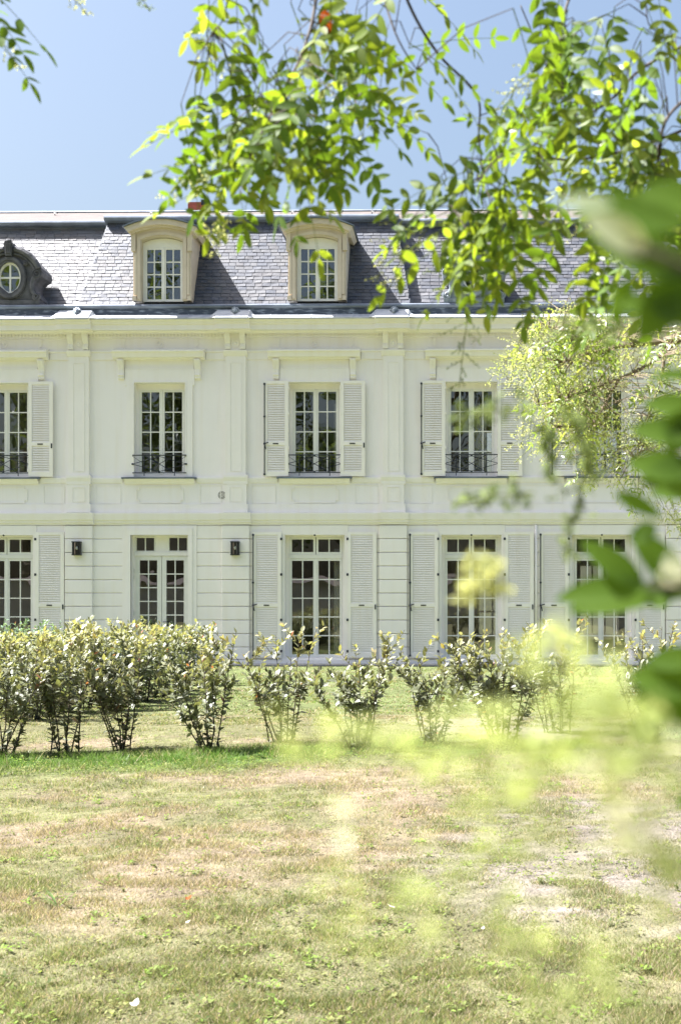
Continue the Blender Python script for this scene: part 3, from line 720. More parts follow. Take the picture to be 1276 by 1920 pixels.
part(mb, 'roof_hook', 'black')
# roll mouldings at the break
def roll(x0, x1, yb, zb, nm):
    f = lambda p_, z_: (D-yb+p_, zb+z_)
    a = 10; pr = [f(.0, -.26), f(.015, -.255), f(.035, -.10), f(.10, -.07)]
    pr += [f(.12+.085*math.sin(math.pi*k/6), -.0-.08*math.cos(math.pi*k/6)+.0) for k in range(7)] + [f(.0, .10), f(-.35, .10), f(-.35, -.05), f(-.1, -.26)]
    mb = MB(); mb.ext(pr, x0, x1); return part(mb, nm, 'zinc')
roll(PX0+HIP-.08, PX1-HIP+.08, yp+SD-.03, ZBR, 'break_moulding')
roll(XL, PX0+HIP+.1, yw+SD-.06, ZBR-.04, 'break_moulding'); roll(PX1-HIP-.1, XR, yw+SD-.06, ZBR-.04, 'break_moulding')
# hips flashing
# gutter
gp = [(-.1, ZP(590, .3)), (.32, ZP(590.5, .32)), (.32, ZP(578, .32)), (-.1, ZP(578, .3))]
mb = MB(); mb.ext([(-.1, ZP(590, .3)-.03), (.30, ZP(590.5, .3)), (.30, ZP(578, .3)), (-.1, ZP(578, .3))], XL, XR); part(mb, 'gutter_apron', 'zinc_dark')
mb = MB(); pr = [(.22+.085*math.cos(a_*math.pi/6), ZP(573.5, .3)+.062*math.sin(a_*math.pi/6)) for a_ in range(-4, 7)]
pr = [(-.1, ZP(578, .3)+.004), (.26, ZP(578, .3)+.004)]+[(.30+.055*math.cos(R(a_)), ZP(573.5, .3)+.058*math.sin(R(a_))) for a_ in (-80, -45, -10, 25, 60, 90)]+[(.25, ZP(571, .3)), (.1, ZP(577, .2)), (-.1, ZP(574, 0))]
mb.ext(pr, XL, XR)
part(mb, 'gutter', 'zinc')
mb = MB()
led = [(.29, ZP(596, .57)+.02), (.61, ZP(597.5, .6)), (.61, ZP(595.0, .6)), (.30, ZP(589, .3))]
mb.ext(led, XL, XR)
for p_ in PIL: mb.ext([(.29, led[0][1]+.003), (.71, ZP(597, .7)), (.71, ZP(594.2, .7)), (.315, ZP(580, .3))], p_-W(30), p_+W(30))
for p_ in PIL:           # flared sides of the break-forward
    for s in (-1, 1):
        v = [(p_+s*W(30), D-.315, ZP(580, .3)), (p_+s*W(30), D-.70, ZP(594.4, .7)), (p_+s*W(44), D-.605, ZP(595.0, .6)), (p_+s*W(36), D-.315, ZP(588, .3))]
        mb.add(v, [(0, 1, 2, 3)] if s < 0 else [(3, 2, 1, 0)])
part(mb, 'cornice_flashing', 'zinc_pale')
# seams on the flashing
mb = MB(); x = XL+.3
while x < XR:
    mb.ext([(.31, ZP(591, .31)), (.60, ZP(597, .6)-.0), (.612, ZP(594.7, .6)), (.31, ZP(588.4, .3))], x, x+.02); x += 1.02
part(mb, 'flashing_seam', 'zinc_pale')
for px in (-722+578, 143, 440, 738, 1275):
    mb = MB(); r_ = random.Random(px); x = FX(px, .5); z = ZP(584, .45)
    mb.ball((x, D-.46, z), .075, 10, 8, (1, 1.1, 1.1), .12, r_)
    for k in range(11): a = 2*math.pi*k/11; mb.ball((x+.085*math.cos(a), D-.42, z+.01+.09*math.sin(a)), .035, 6, 4, (1, 1, 1), .25, r_)
    mb.ball((x, D-.54, z-.03), .035, 6, 5); mb.ball((x, D-.53, z-.075), .022, 6, 4)
    o = part(mb, 'lion_head_spout', 'lead', smooth=True)
# red brick chimney beyond the ridge
c0 = at(356, 394, D+8.5); c1 = at(390, 384, D+8.5)
mb = MB(); mb.box(c0.x, c1.x, D+8.2, D+8.9, c0.z-2.2, c1.z); ch = part(mb, 'chimney', 'brick')
mb = MB(); mb.box(c1.x-.15, c1.x+.1, D+8.15, D+8.4, c1.z-.1, c1.z+.06); mb.build('chimney_cap', 'black', ch)

# ---- stone dormers
def arc(cx, z_mid, z_end, hw, n=14):
    h = z_mid-z_end; r_ = (hw*hw+h*h)/(2*h); cz = z_mid-r_; out = []
    a = math.asin(hw/r_)
    for i in range(n+1): t = -a+2*a*i/n; out.append((cx+r_*math.sin(t), cz+r_*math.cos(t)))
    return out
def dormer(cxp, seed):
    p = .30; dpt = -1.45; cx = FX(cxp, p)
    Z = lambda py: ZP(py, p)
    ow = W(54); iw = W(38.5); zb = ZE+.02
    mb = MB(); ain = arc(cx, Z(441), Z(450), iw); aout = arc(cx, Z(421), Z(432), ow)
    inner = [(cx-iw, zb)]+ain+[(cx+iw, zb)]; outer = [(cx-ow-.0, zb)]+aout+[(cx+ow, zb)]
    mb.band(inner, outer, -.10, p)
    # cheeks going back to the slope
    for s in (-1, 1): mb.bx(cx+s*(ow-.04)-.04, cx+s*(ow-.04)+.035, dpt, -.09, zb, Z(434))
    # roof slab of the dormer
    d = part(mb, 'dormer', 'sandstone')
    mb = MB()   # archivolt band and little keys
    a1 = arc(cx, Z(439.5), Z(448.5), iw+.02); a2 = arc(cx, Z(433.5), Z(443.5), iw+.10)
    mb.band([(cx-iw-.02, Z(560))]+a1+[(cx+iw+.02, Z(560))], [(cx-iw-.10, Z(560))]+a2+[(cx+iw+.10, Z(560))], p, p+.03)
    for s in (-1, 1):
        mb.bx(cx+s*(ow-.02)-.06, cx+s*(ow-.02)+.05, p-.1, p+.05, Z(470), Z(436)); mb.bx(cx+s*(ow-.04)-.05, cx+s*(ow-.04)+.045, p-.1, p+.045, zb, zb+.11)
        mb.bx(cx+s*(ow-.07)-.03, cx+s*(ow-.07)+.03, p, p+.03, Z(552), Z(474))
    mb.build('stone_moulding', 'sandstone', d)
    mb = MB(); hw = W(67)
    lo = arc(cx, Z(423), Z(437), hw-.08); hi = arc(cx, Z(413.5), Z(428.5), hw)
    n = len(lo)
    mb.band(lo, hi, -1.3, .50); lo2 = arc(cx, Z(426), Z(438.5), hw-.16); mb.band(lo2, lo, -.1, .41)
    mb.build('segmental_cornice', 'sandstone', d)
    mb = MB(); h2 = arc(cx, Z(410.5), Z(427.2), hw+.05); h1 = arc(cx, Z(413.5)+.004, Z(428.5)+.004, hw+.02)
    mb.band(h1, h2, -1.6, .55); mb.build('dormer_cap', 'zinc', d)
    # window
    q = .12; zt = Z(457); fz = zb+.02
    mb = MB(); ai = arc(cx, zt+.002, zt, iw-.0)
    top = arc(cx, Z(442), Z(451), iw+.01)
    mb.band([(x, zt-.03) for x, z in top], top, q-.05, q+.0)
    mb.bx(cx-iw-.01, cx-iw+.045, q-.05, q, fz, zt-.03); mb.bx(cx+iw-.045, cx+iw+.01, q-.05, q, fz, zt-.03)
    mb.build('dormer_window_frame', 'white', d)
    for a, c_ in ((cx-iw+.047, cx-.006), (cx+.006, cx+iw-.047)): glazing(d, a, c_, fz, zt-.032, 2, 4, q, .05, .028, name='dormer_casement')
    mb = MB(); mb.bx(cx-.02, cx+.02, q-.02, q+.018, fz+.01, zt-.04); mb.build('meeting_rail', 'white', d)
    mb = MB(); mb.bx(cx-iw, cx+iw, -1.3, -1.25, fz, Z(443)); mb.build('dormer_room_wall', 'room', d)
    return d
dormer(304, 1); dormer(594, 2)

# ---- oculus dormers
def oculus(cxp, mt, seed):
    p = .26; cx = FX(cxp, p); Z = lambda v: ZP(519-v, p)       # v: pixels above the eye's centre
    half = [(0, 66), (6, 66), (9, 60), (10, 54), (24, 51), (38, 43), (50, 30), (58, 20), (60, 12), (58, 5), (51, 1), (46, -4), (44, -12), (45, -20), (49, -27), (54, -32), (56, -38), (53, -43), (53, -50)]
    out = [(cx+W(x), Z(y)) for x, y in half]; left = [(2*cx-x, z) for x, z in out[::-1]][:-1]
    outline = left+out                                          # from bottom-left over top to bottom-right
    n = len(outline); hole = []
    for (x, z) in outline:
        a = math.atan2((z-Z(0))/1.32, x-cx)
        hole.append((cx+W(22)*math.cos(a), Z(0)+W(29.5)*math.sin(a)))
    hole[0] = (cx+W(22)*math.cos(R(-91.5)), Z(0)+W(29.5)*math.sin(R(-91.5))); hole[-1] = (cx+W(22)*math.cos(R(-88.5)), Z(0)+W(29.5)*math.sin(R(-88.5)))
    mb = MB(); mb.band(hole, outline, -.6, p); mb.bx(cx-W(53), cx+W(53), -.5, p-.004, Z(-50)-.0, Z(-36)); 
    mb.bx(cx-W(56), cx+W(56), -.5, p+.04, Z(-50), Z(-42))
    d = part(mb, 'oculus_dormer', mt)
    el = lambda a, b_, m=36: [(cx+W(a)*math.cos(2*math.pi*i/m), Z(0)+W(b_)*math.sin(2*math.pi*i/m)) for i in range(m)]
    mb = MB(); mb.band(el(22, 29.5), el(32, 39.5), p-.02, p+.07, True); mb.band(el(26, 33), el(30.5, 38), p+.05, p+.095, True); mb.build('oculus_ring', mt, d)
    mb = MB()   # hood arch, keystone and volutes
    arcp = [(10, 54), (24, 50), (37, 42), (48, 30), (56, 17)]
    for s in (-1, 1):
        mb.tube([(cx+s*W(x), D-p-.05, Z(y)) for x, y in arcp], [.07, .085, .085, .08, .07], 8); mb.tube([(cx+s*W(x*.86), D-p-.03, Z(y*.84)) for x, y in arcp], .04, 6)
        for (vx, vy, rr, dirn) in ((52, 8, 9.5, 1), (50, -36, 7.5, -1), (31, 27, 4.5, 1)):
            sp = []
            for k in range(26):
                t = k/25; a = t*math.pi*3.6*dirn+R(40); q = rr*(1-.82*t); sp.append((cx+s*W(vx+q*math.cos(a)), D-p-.03-.06*t, Z(vy+q*math.sin(a))))
            mb.tube(sp, [W(2.1)*(1-.5*k/25) for k in range(26)], 6)
        mb.tube([(cx+s*W(x), D-p-.03, Z(y)) for x, y in ((46, 1), (42, -7), (41.5, -16), (43, -26), (48, -33))], [.05, .055, .06, .055, .04], 7)
    mb.build('scroll_carving', mt, d)
    mb = MB(); mb.poly([(cx-W(5.5), Z(40)), (cx-W(8.5), Z(62)), (cx-W(5), Z(67)), (cx+W(5), Z(67)), (cx+W(8.5), Z(62)), (cx+W(5.5), Z(40))], p, p+.15)
    for k in (-1, 0, 1): mb.tube([(cx+k*W(3), D-p-.15, Z(44)), (cx+k*W(4), D-p-.17, Z(63))], .03, 6)
    mb.ball((cx, D-p-.12, Z(67)), .06, 8, 6, (1.6, 1, 1)); mb.build('keystone', mt, d)
    q = p-.03; mb = MB(); mb.band(el(18, 25.5), el(23, 30.5), q-.04, q+.02, True)
    mb.bx(cx-.022, cx+.022, q-.03, q+.005, Z(-25.5), Z(25.5)); mb.bx(cx-W(18), cx+W(18), q-.028, q+.003, Z(1)-.022, Z(1)+.022); mb.build('oculus_frame', 'white', d)
    g = MB(); g.add([(x, D-q+.02, z) for x, z in el(19, 26.5)], [tuple(range(36))]); g.build('oculus_glass', 'glass', d)
    g = MB(); g.bx(cx-W(24), cx+W(24), -.52, -.5, Z(-32), Z(32)); g.build('oculus_back', 'iron', d)
oculus(19, 'darkstone', 1); oculus(888, 'lead', 2); oculus(-560, 'darkstone', 3)

# ---- wall lanterns
def lantern(px, label):
    x = FX(px, .25); p = .12; z0, z1 = FZ(1041, .2), FZ(1015, .2); o = empty('wall_lantern', (x, D-p, (z0+z1)/2), label, 'wall lantern', 'wall lanterns beside the garden door')
    I = Matrix.Translation((-x, -(D-p), -(z0+z1)/2)); hw = .10
    def bd(mb, nm, mt, sm_=False): q = mb.build(nm, mt, o, sm_); q.matrix_parent_inverse = I
    mb = MB(); mb.bx(x-hw, x+hw, p, p+.02, z0, z1); bd(mb, 'back_plate', 'black')
    mb = MB(); mb.bx(x-hw-.006, x+hw+.006, p, p+.17, z1-.025, z1+.0); bd(mb, 'top_cap', 'black')
    mb = MB(); mb.bx(x-hw-.006, x+hw+.006, p, p+.17, z0, z0+.022); bd(mb, 'base', 'black')
    mb = MB(); n = 10
    pts = [(x+(hw-.008)*math.cos(math.pi*i/n), D-p-.02-.13*math.sin(math.pi*i/n)) for i in range(n+1)]
    mb.add([(a, b_, z0+.024) for a, b_ in pts]+[(a, b_, z1-.027) for a, b_ in pts], [(i, i+1, n+2+i, n+1+i) for i in range(n)]); bd(mb, 'glass_shade', 'glass', True)
    mb = MB(); mb.bx(x-hw, x-hw+.045, p+.0, p+.14, z0+.023, z1-.026); mb.bx(x+hw-.025, x+hw, p, p+.12, z0+.023, z1-.026); bd(mb, 'side_bar', 'black')
    mb = MB(); mb.ball((x, D-p-.08, (z0+z1)/2+.01), .032, 8, 6, (1, 1, 1.5)); bd(mb, 'bulb', 'white', True)
lantern(143, 'dark glazed wall lantern left of the garden door, above the shrubs'); lantern(440, 'dark glazed wall lantern right of the garden door, next to a closed back shutter')

# ------------------------------------------------------------------ garden wall and trees opposite (seen in the window panes)
mb = MB(); mb.box(-40, 30, -15.4, -15, -.1, 2.7); gw = mb.build('garden_wall', 'gwall'); tag(gw, 'rendered garden wall with tiled coping, seen mirrored in the ground floor panes', 'garden wall')
mb = MB(); 
for s in (-1, 1): mb.add([(-40, -15.2+s*.4, 2.68), (30, -15.2+s*.4, 2.68), (30, -15.2, 3.0), (-40, -15.2, 3.0)], [(0, 1, 2, 3) if s > 0 else (3, 2, 1, 0)])
mb.build('coping', 'tile', gw)
mb = MB(); mb.box(-45, 35, YB+9, YB+9.4, -.1, 4.2); rw = mb.build('garden_wall', 'gwall'); tag(rw, 'pale rendered wall behind the mansion, glimpsed through its windows', 'garden wall')
def park_tree(x, y, h, r_, seed, label):
    r = random.Random(seed); o = empty('broadleaf_tree', (x, y, 0), label, 'tree', 'trees behind the garden wall')
    mb = MB(); mb.tube([(0, 0, -.1), (.1, 0, h*.3), (-.1, .1, h*.6), (0, 0, h*.85)], [.35, .27, .16, .05], 8); cl = []
    for k in range(26):
        a = r.uniform(0, 6.28); z = h*r.uniform(.28, .95); q = r_*math.sin(math.pi*min(1, (z/h-.15)/.85))**.6*r.uniform(.3, .95)
        c = Vector((math.cos(a)*q, math.sin(a)*q, z)); cl.append((c, r_*r.uniform(.22, .42))); mb.tube([(0, 0, z*.72), (c.x*.5, c.y*.5, z*.9), c], [.10, .06, .02], 5)
    mb.build('trunk', 'bark', o); L = Leaves()
    for c, q in cl:
        g = r.uniform(.8, 1.25)
        for k in range(300):
            d = Vector((r.gauss(0, 1), r.gauss(0, 1), r.gauss(0, .8))).normalized(); b_ = c+d*q*r.uniform(.5, 1.05)
            L.add(b_, (r.gauss(0, 1), r.gauss(0, 1), r.gauss(-.2, .6)), d+Vector((0, 0, .5)), r.uniform(.24, .5), r.uniform(.15, .3), (.085*g, .12*g, .05*g))
    L.build('crown', 'leaf', o, fine=False)
for k, (x, y, h, r_) in enumerate([(-24, -24, 27, 8), (-15, -26, 20, 7), (-8.0, -23, 24, 5.5), (-1.5, -27, 28, 8), (6.5, -24, 20, 6.5), (14, -28, 19, 6), (-31, -27, 27, 8), (23, -29, 16, 5)]):
    park_tree(x, y, h, r_, 40+k, 'green tree behind the garden wall, %s in its row' % ['second from the left', 'third from the left', 'fourth from the left and lowest', 'fifth from the left, tallest', 'third from the right', 'second from the right', 'leftmost', 'rightmost'][k])

# ------------------------------------------------------------------ shrubs
def shrub(loc, h, spread, ns, nl, seed, label, lean=(0, 0), group='young evergreen shrubs planted on the lawn', green=0.0, ls=1.0):
    r = random.Random(seed); o = empty('evergreen_shrub', loc, label, 'shrub', group); mb = MB(); L = Leaves()
    shoots = []
    for k in range(ns):
        a = 2*math.pi*(k+r.uniform(-.3, .3))/ns; q = spread*r.uniform(.25, 1.0); hh = h*r.uniform(.55, 1.0) if k else h
        b0 = Vector((math.cos(a)*.15*r.random(), math.sin(a)*.12*r.random(), -.03)); tip = Vector((math.cos(a)*q+lean[0], math.sin(a)*q*.8+lean[1], hh))
        mid = b0.lerp(tip, .5)+Vector((r.uniform(-.05, .05), r.uniform(-.05, .05), .07*h)); pts = []
        for i in range(9):
            t = i/8; pts.append((b0*(1-t)**2+mid*2*t*(1-t)+tip*t*t)+Vector((r.gauss(0, .006), r.gauss(0, .006), 0)))
        mb.tube(pts, [.009*(1-.75*i/8) for i in range(9)], 5); shoots.append((pts, 1.0, .10))
        for j in range(r.randint(4, 6)):                     # side shoots in the upper half
            i = r.randint(3, 7); b = pts[i]; a2 = r.uniform(0, 6.28); l = h*r.uniform(.14, .32)
            e = b+Vector((math.cos(a2)*l*.65, math.sin(a2)*l*.6, l*r.uniform(.6, 1.0))); e.z = min(e.z, h*1.03)
            sp = [b.lerp(e, t/4)+Vector((0, 0, -.02*math.sin(math.pi*t/4))) for t in range(5)]; mb.tube(sp, [.004, .0035, .003, .0025, .002], 4); shoots.append((sp, .6, 0))
    mb.build('stems', 'twig', o)
    tot = sum((p[-1]-p[0]).length for p, _, _ in shoots)
    for pts, wt, low in shoots:
        ln = (pts[-1]-pts[0]).length; n = int(nl*1.35*ln/tot)+4
        for k in range(n):
            t = r.random()**(1.05 if wt == 1 else .85); t = max(t, low*.3); f = t*(len(pts)-1); i = min(int(f), len(pts)-2); b = pts[i].lerp(pts[i+1], f-i)
            ax = (pts[i+1]-pts[i]).normalized(); a = k*2.4+r.uniform(-.4, .4); u = ax.orthogonal().normalized(); v = ax.cross(u)
            top = b.z/h
            d = (u*math.cos(a)+v*math.sin(a))*r.uniform(.7, 1.0)+ax*r.uniform(.2, 1.1)+Vector((0, 0, -.25 if top < .5 else .25))
            n_ = ax*1.0+Vector((r.uniform(-.6, .6), r.uniform(-.6, .6), .55))
            l = r.uniform(.055, .10)*(1.1 if top < .6 else .92)*ls
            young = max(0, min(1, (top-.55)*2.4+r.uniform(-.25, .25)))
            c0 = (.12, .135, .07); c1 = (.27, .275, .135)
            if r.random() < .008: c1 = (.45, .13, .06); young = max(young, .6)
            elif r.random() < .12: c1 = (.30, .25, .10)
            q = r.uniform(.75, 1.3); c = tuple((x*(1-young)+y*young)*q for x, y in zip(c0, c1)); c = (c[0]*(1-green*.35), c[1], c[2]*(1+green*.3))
            L.add(b, d, n_, l, l*r.uniform(.42, .56), c)
    L.build('foliage', 'shrubleaf', o, fine=False, curl=.1)
FR = [  # px, py of foot, height px, spread, stems, leaves, label
 (5, 1412, 225, .38, 7, 620, 'shrub cut by the left edge of the photo, front row'),
 (122, 1408, 238, .36, 6, 600, 'dense front row shrub, second from the left, with bare crossing lower stems'),
 (228, 1402, 222, .28, 7, 520, 'narrow upright front row shrub with an orange leaf, third from the left'),
 (388, 1410, 226, .42, 7, 620, 'wide vase shaped shrub in the front row, right of a bare gap in the lawn'),
 (528, 1392, 218, .36, 7, 480, 'thin open shrub in front of a french window, next right of the vase shaped one'),
 (672, 1404, 222, .40, 7, 560, 'fan shaped shrub with a dark foot, second right of the vase shaped one'),
 (812, 1394, 212, .40, 7, 620, 'sparse shrub partly veiled by yellow blur, left of the densest right hand shrub'),
 (940, 1402, 234, .40, 10, 900, 'densest dark shrub of the right half with reddish top leaves'),
 (1046, 1374, 208, .30, 6, 480, 'slanting slim shrub behind yellow blur, right of the densest one', ),
 (1212, 1388, 218, .34, 7, 560, 'pale leaved shrub at the right by the last ground floor shutter'),
 (1345, 1370, 200, .32, 6, 380, 'front row shrub just beyond the right edge of the photo'),
 (-130, 1414, 225, .38, 7, 480, 'front row shrub just beyond the left edge of the photo')]
for k, (px, py, hp, sp, ns, nl, lb) in enumerate(FR):
    g = gnd(px, py); h = hp/F*g.y; g.z = -.01
    shrub(g, h, sp*1.5, ns+1, nl*1.1, 100+k, lb, lean=((-.14, 0) if k == 8 else (random.Random(k*7).uniform(-.12, .12), random.Random(k*5).uniform(-.1, .1))))
def mid_rows():
    names = ['nearest the house', 'second from the house', 'third from the house', 'fourth from the house', 'fifth from the house', 'sixth from the house', 'seventh from the house']
    k = 0
    for row, (a, b, n, rn) in enumerate([((372, 1284), (215, 1330), 7, 'in the bushy side row running from the garden door'), ((255, 1296), (60, 1350), 7, 'in the crowded inner side row on the left'), ((140, 1300), (-60, 1340), 6, 'in the outer side row at the left edge')]):
        for i in range(n):
            t = i/(n-1); px = a[0]+(b[0]-a[0])*t; py = a[1]+(b[1]-a[1])*t; g = gnd(px, py); g.z = -.01
            h = (py-(1170+8*row))/F*g.y*random.Random(k).uniform(.93, 1.06); h = max(1.1, min(h, 1.5))
            shrub(g, h, .60, 9, 660, 200+k, 'leafy shrub %s, %s' % (rn, names[i]), group='shrubs of the side rows', green=.15, ls=1.1); k += 1
    for i, (px, lb) in enumerate([(8, 'grey green shrub close to the house at the left edge'), (48, 'grey green shrub close to the house under the left french window'), (92, 'grey green shrub close to the house under the left shutter')]):
        g = gnd(px, 1266); g.z = -.01; shrub(g, 1.15, .4, 8, 520, 260+i, lb, group='shrubs close to the house', green=1)
mid_rows()

# ------------------------------------------------------------------ pagoda trees overhead
def compound(L, mb, base, d, up, ln, np_, ll, r, cols, droop=.3, wr=.40):
    """one pinnate leaf: rachis plus paired leaflets"""
    d = Vector(d).normalized(); up = Vector(up); up = (up-d*up.dot(d)).normalized(); sd = d.cross(up); pts = []
    for i in range(7): t = i/6; pts.append(Vector(base)+d*ln*t-Vector((0, 0, 1))*droop*ln*t*t)
    mb.tube(pts, [.0012-.0007*i/6 for i in range(7)], 3, (.14,.18,.05))
    c0 = r.choice(cols)
    for i in range(np_):
        t = .18+.78*i/(np_-1); f = t*6; k = min(int(f), 5); b = pts[k].lerp(pts[k+1], f-k)
        for s in (-1, 1):
            q = r.uniform(.85, 1.12); l = ll*q*(.8+.3*math.sin(math.pi*t)); v = r.uniform(.8, 1.25); c = tuple(x*v for x in c0)
            dd = sd*s+d*r.uniform(.35, .8)+up*r.uniform(-.5, .35); L.add(b, dd, up+Vector((r.uniform(-.45, .45), r.uniform(-.45, .45), r.uniform(-.3, .3))), l, l*wr, c)
    L.add(pts[-1], (pts[-1]-pts[-2]), up, ll*1.05, ll*wr, tuple(x*1.1 for x in c0))
def buds(L, c, r, n, s, rr, col=(.62,.60,.26)):
    for i in range(n):
        p = Vector(c)+Vector((r.gauss(0, rr), r.gauss(0, rr), r.gauss(0, rr))); q = r.uniform(.8, 1.2)
        for k in range(2): L.add(p, (r.gauss(0, 1), r.gauss(0, 1), r.gauss(0, 1)), (r.gauss(0, 1), r.gauss(0, 1), r.gauss(0, 1)), s*r.uniform(.7, 1.3), s*.6, tuple(x*q for x in col))
def panicle(L, mb, base, d, ln, r, s=.006, nside=10, nb=9, col=(.50,.52,.22), spread=.35):
    d = Vector(d).normalized(); pts = [Vector(base)+d*ln*i/6-Vector((0, 0, .15*ln*(i/6)**2)) for i in range(7)]; mb.tube(pts, .0009, 3, (.16,.19,.06)); u = d.orthogonal().normalized(); v = d.cross(u)
    for k in range(nside):
        t = (k+.5)/nside; f = t*6; i = min(int(f), 5); b = pts[i].lerp(pts[i+1], f-i); a = k*2.4; dd = (u*math.cos(a)+v*math.sin(a))*.9+d*.6; sl = ln*spread*(1-.6*t)
        e = b+dd*sl; mb.tube([b, e], .0006, 3, (.16,.19,.06))
        for j in range(nb):
            p = b.lerp(e, (j+1)/nb)+Vector((r.gauss(0, s*.5), r.gauss(0, s*.5), r.gauss(0, s*.5))); q = r.uniform(.75, 1.25)
            for z in range(2): L.add(p, (r.gauss(0, 1), r.gauss(0, 1), r.gauss(0, 1)), (r.gauss(0, 1), r.gauss(0, 1), r.gauss(0, 1)), s*r.uniform(.8, 1.3), s*.65, tuple(x*q for x in col))
GRN = [(.085,.15,.024), (.10,.16,.026), (.125,.18,.03), (.075,.13,.025), (.145,.195,.035)]
YEL = [(.165,.22,.045), (.19,.235,.06), (.145,.205,.04)]

big = empty('pagoda_tree', (1.9, 1.3, 0), 'near pagoda tree, its leafy boughs and blossom hanging across the top and right', 'tree')
BI = Matrix.Translation((-1.9, -1.3, 0))
def bpart(o): o.matrix_parent_inverse = BI; return o
mb = MB(); mb.tube([(1.9, 1.3, -.2), (1.92, 1.3, .4), (1.85, 1.35, 1.6), (1.9, 1.5, 3.0), (1.7, 1.8, 4.4), (1.75, 2.0, 6.5)], [.24, .18, .15, .13, .09, .03], 12)
bpart(mb.build('trunk', 'bark', big, True))
SK = []       # skeleton samples for attaching leaves
boughs = MB()
def skel(pts, r0, r1, curve=True):
    P = [dep(*p) if isinstance(p[0], (int, float)) and abs(p[0])+abs(p[1]) > 8 else Vector(p) for p in pts]
    out = []
    for i in range(len(P)-1):
        a = P[max(i-1, 0)]; b = P[i]; c = P[i+1]; d = P[min(i+2, len(P)-1)]
        for k in range(6):
            t = k/6; out.append(.5*((2*b)+(c-a)*t+(2*a-5*b+4*c-d)*t*t+(3*b-a-3*c+d)*t**3))
    out.append(P[-1]); n = len(out); q_ = .6 if r0 < .01 else 1; boughs.tube(out, [q_*(r0+(r1-r0)*i/(n-1)) for i in range(n)], 6); SK.extend(out); return out
T1 = (1.88, 1.42, 2.5)
skel([T1, (1.3, 1.9, 3.1), (.55, 2.2, 3.15), (780, -90, 2.5), (600, -60, 2.45), (400, -70, 2.4), (150, -80, 2.4), (-60, -40, 2.3)], .03, .006)
skel([T1, (1.5, 1.9, 3.0), (1420, -80, 2.6), (1240, -60, 2.6), (1080, -40, 2.6), (980, -90, 2.6)], .025, .006)
skel([(T1[0], T1[1], 2.2), (1.1, 1.9, 2.5), (1420, 200, 2.5), (1290, 240, 2.5)], .025, .008)
skel([(740, -90, 2.5), (765, 5, 2.5), (820, 100, 2.5), (893, 178, 2.5), (897, 255, 2.5), (905, 330, 2.45)], .0055, .0022)
skel([(600, -60, 2.4), (585, 40, 2.35), (560, 115, 2.3), (520, 190, 2.3), (470, 290, 2.25), (450, 370, 2.2)], .006, .0015)
skel([(600, -60, 2.45), (660, 60, 2.5), (690, 110, 2.5), (665, 220, 2.6), (630, 350, 2.7)], .003, .001)
skel([(690, 185, 2.5), (720, 220, 2.5), (802, 250, 2.5)], .002, .001)
skel([(700, -70, 2.5), (740, 60, 2.4), (780, 130, 2.4)], .004, .0015)
skel([(440, -70, 2.4), (420, 30, 2.4), (400, 60, 2.4)], .003, .001)
skel([(-40, -50, 2.3), (-20, 10, 2.2)], .004, .001)
skel([(1080, -40, 2.6), (1050, 60, 2.5), (1060, 190, 2.45), (1110, 260, 2.4), (1180, 330, 2.4)], .005, .0015)
skel([(975, 10, 2.7), (1010, 90, 2.7), (1065, 200, 2.6), (1150, 270, 2.5)], .0022, .0015)
skel([(1290, 80, 2.5), (1200, 130, 2.5), (1140, 190, 2.4), (1040, 250, 2.4), (960, 290, 2.4), (905, 300, 2.4)], .005, .0015)
skel([(1290, 240, 2.4), (1180, 280, 2.4), (1060, 300, 2.4), (960, 280, 2.3), (880, 350, 2.3), (800, 400, 2.3)], .005, .0012)
skel([(1290, 180, 2.4), (1245, 230, 2.3), (1225, 330, 2.3), (1160, 420, 2.2), (1080, 480, 2.2)], .006, .0015)
skel([(1215, -60, 2.5), (1215, 45, 2.5), (1276, 72, 2.5)], .002, .0015)
SKA = np.array([tuple(p) for p in SK])
Lf = Leaves(); Rch = MB(); Pn = Leaves(); PnS = MB(); Twg = MB()
r = random.Random(11)
def scatter(cx, cy, rx, ry, dd, n, ang, cols, ll=.034, spreadang=50, shape='e'):
    """compound leaves whose middles fill an ellipse of the view at distance dd; ang = direction in the view (deg, 0 right, 90 down)"""
    for k in range(n):
        while True:
            u, v = r.uniform(-1, 1), r.uniform(-1, 1)
            if u*u+v*v < 1: break
        t = dd*r.uniform(.93, 1.10); mid = dep(cx+u*rx, cy+v*ry, t); a = R(ang+r.uniform(-spreadang, spreadang)); ln = r.uniform(.12, .19)
        d = (RT*math.cos(a)-Vector((0, 0, 1))*math.sin(a)+FW*r.uniform(-.35, .35)).normalized(); base = mid-d*ln*.5
        up = Vector((r.gauss(0, .5), r.gauss(-.35, .5), r.uniform(.1, 1)))
        compound(Lf, Rch, base, d, up, ln, r.randint(4, 7), ll*r.uniform(.85, 1.15), r, cols, r.uniform(.05, .35))
        i = np.argmin(((SKA-np.array(base))**2).sum(1)); q = Vector(SKA[i])
        if (q-base).length < .5: Twg.tube([q, q.lerp(base, .5)+Vector((0, 0, .02)), base], [.0013, .001, .0008], 4)
GY = GRN+YEL
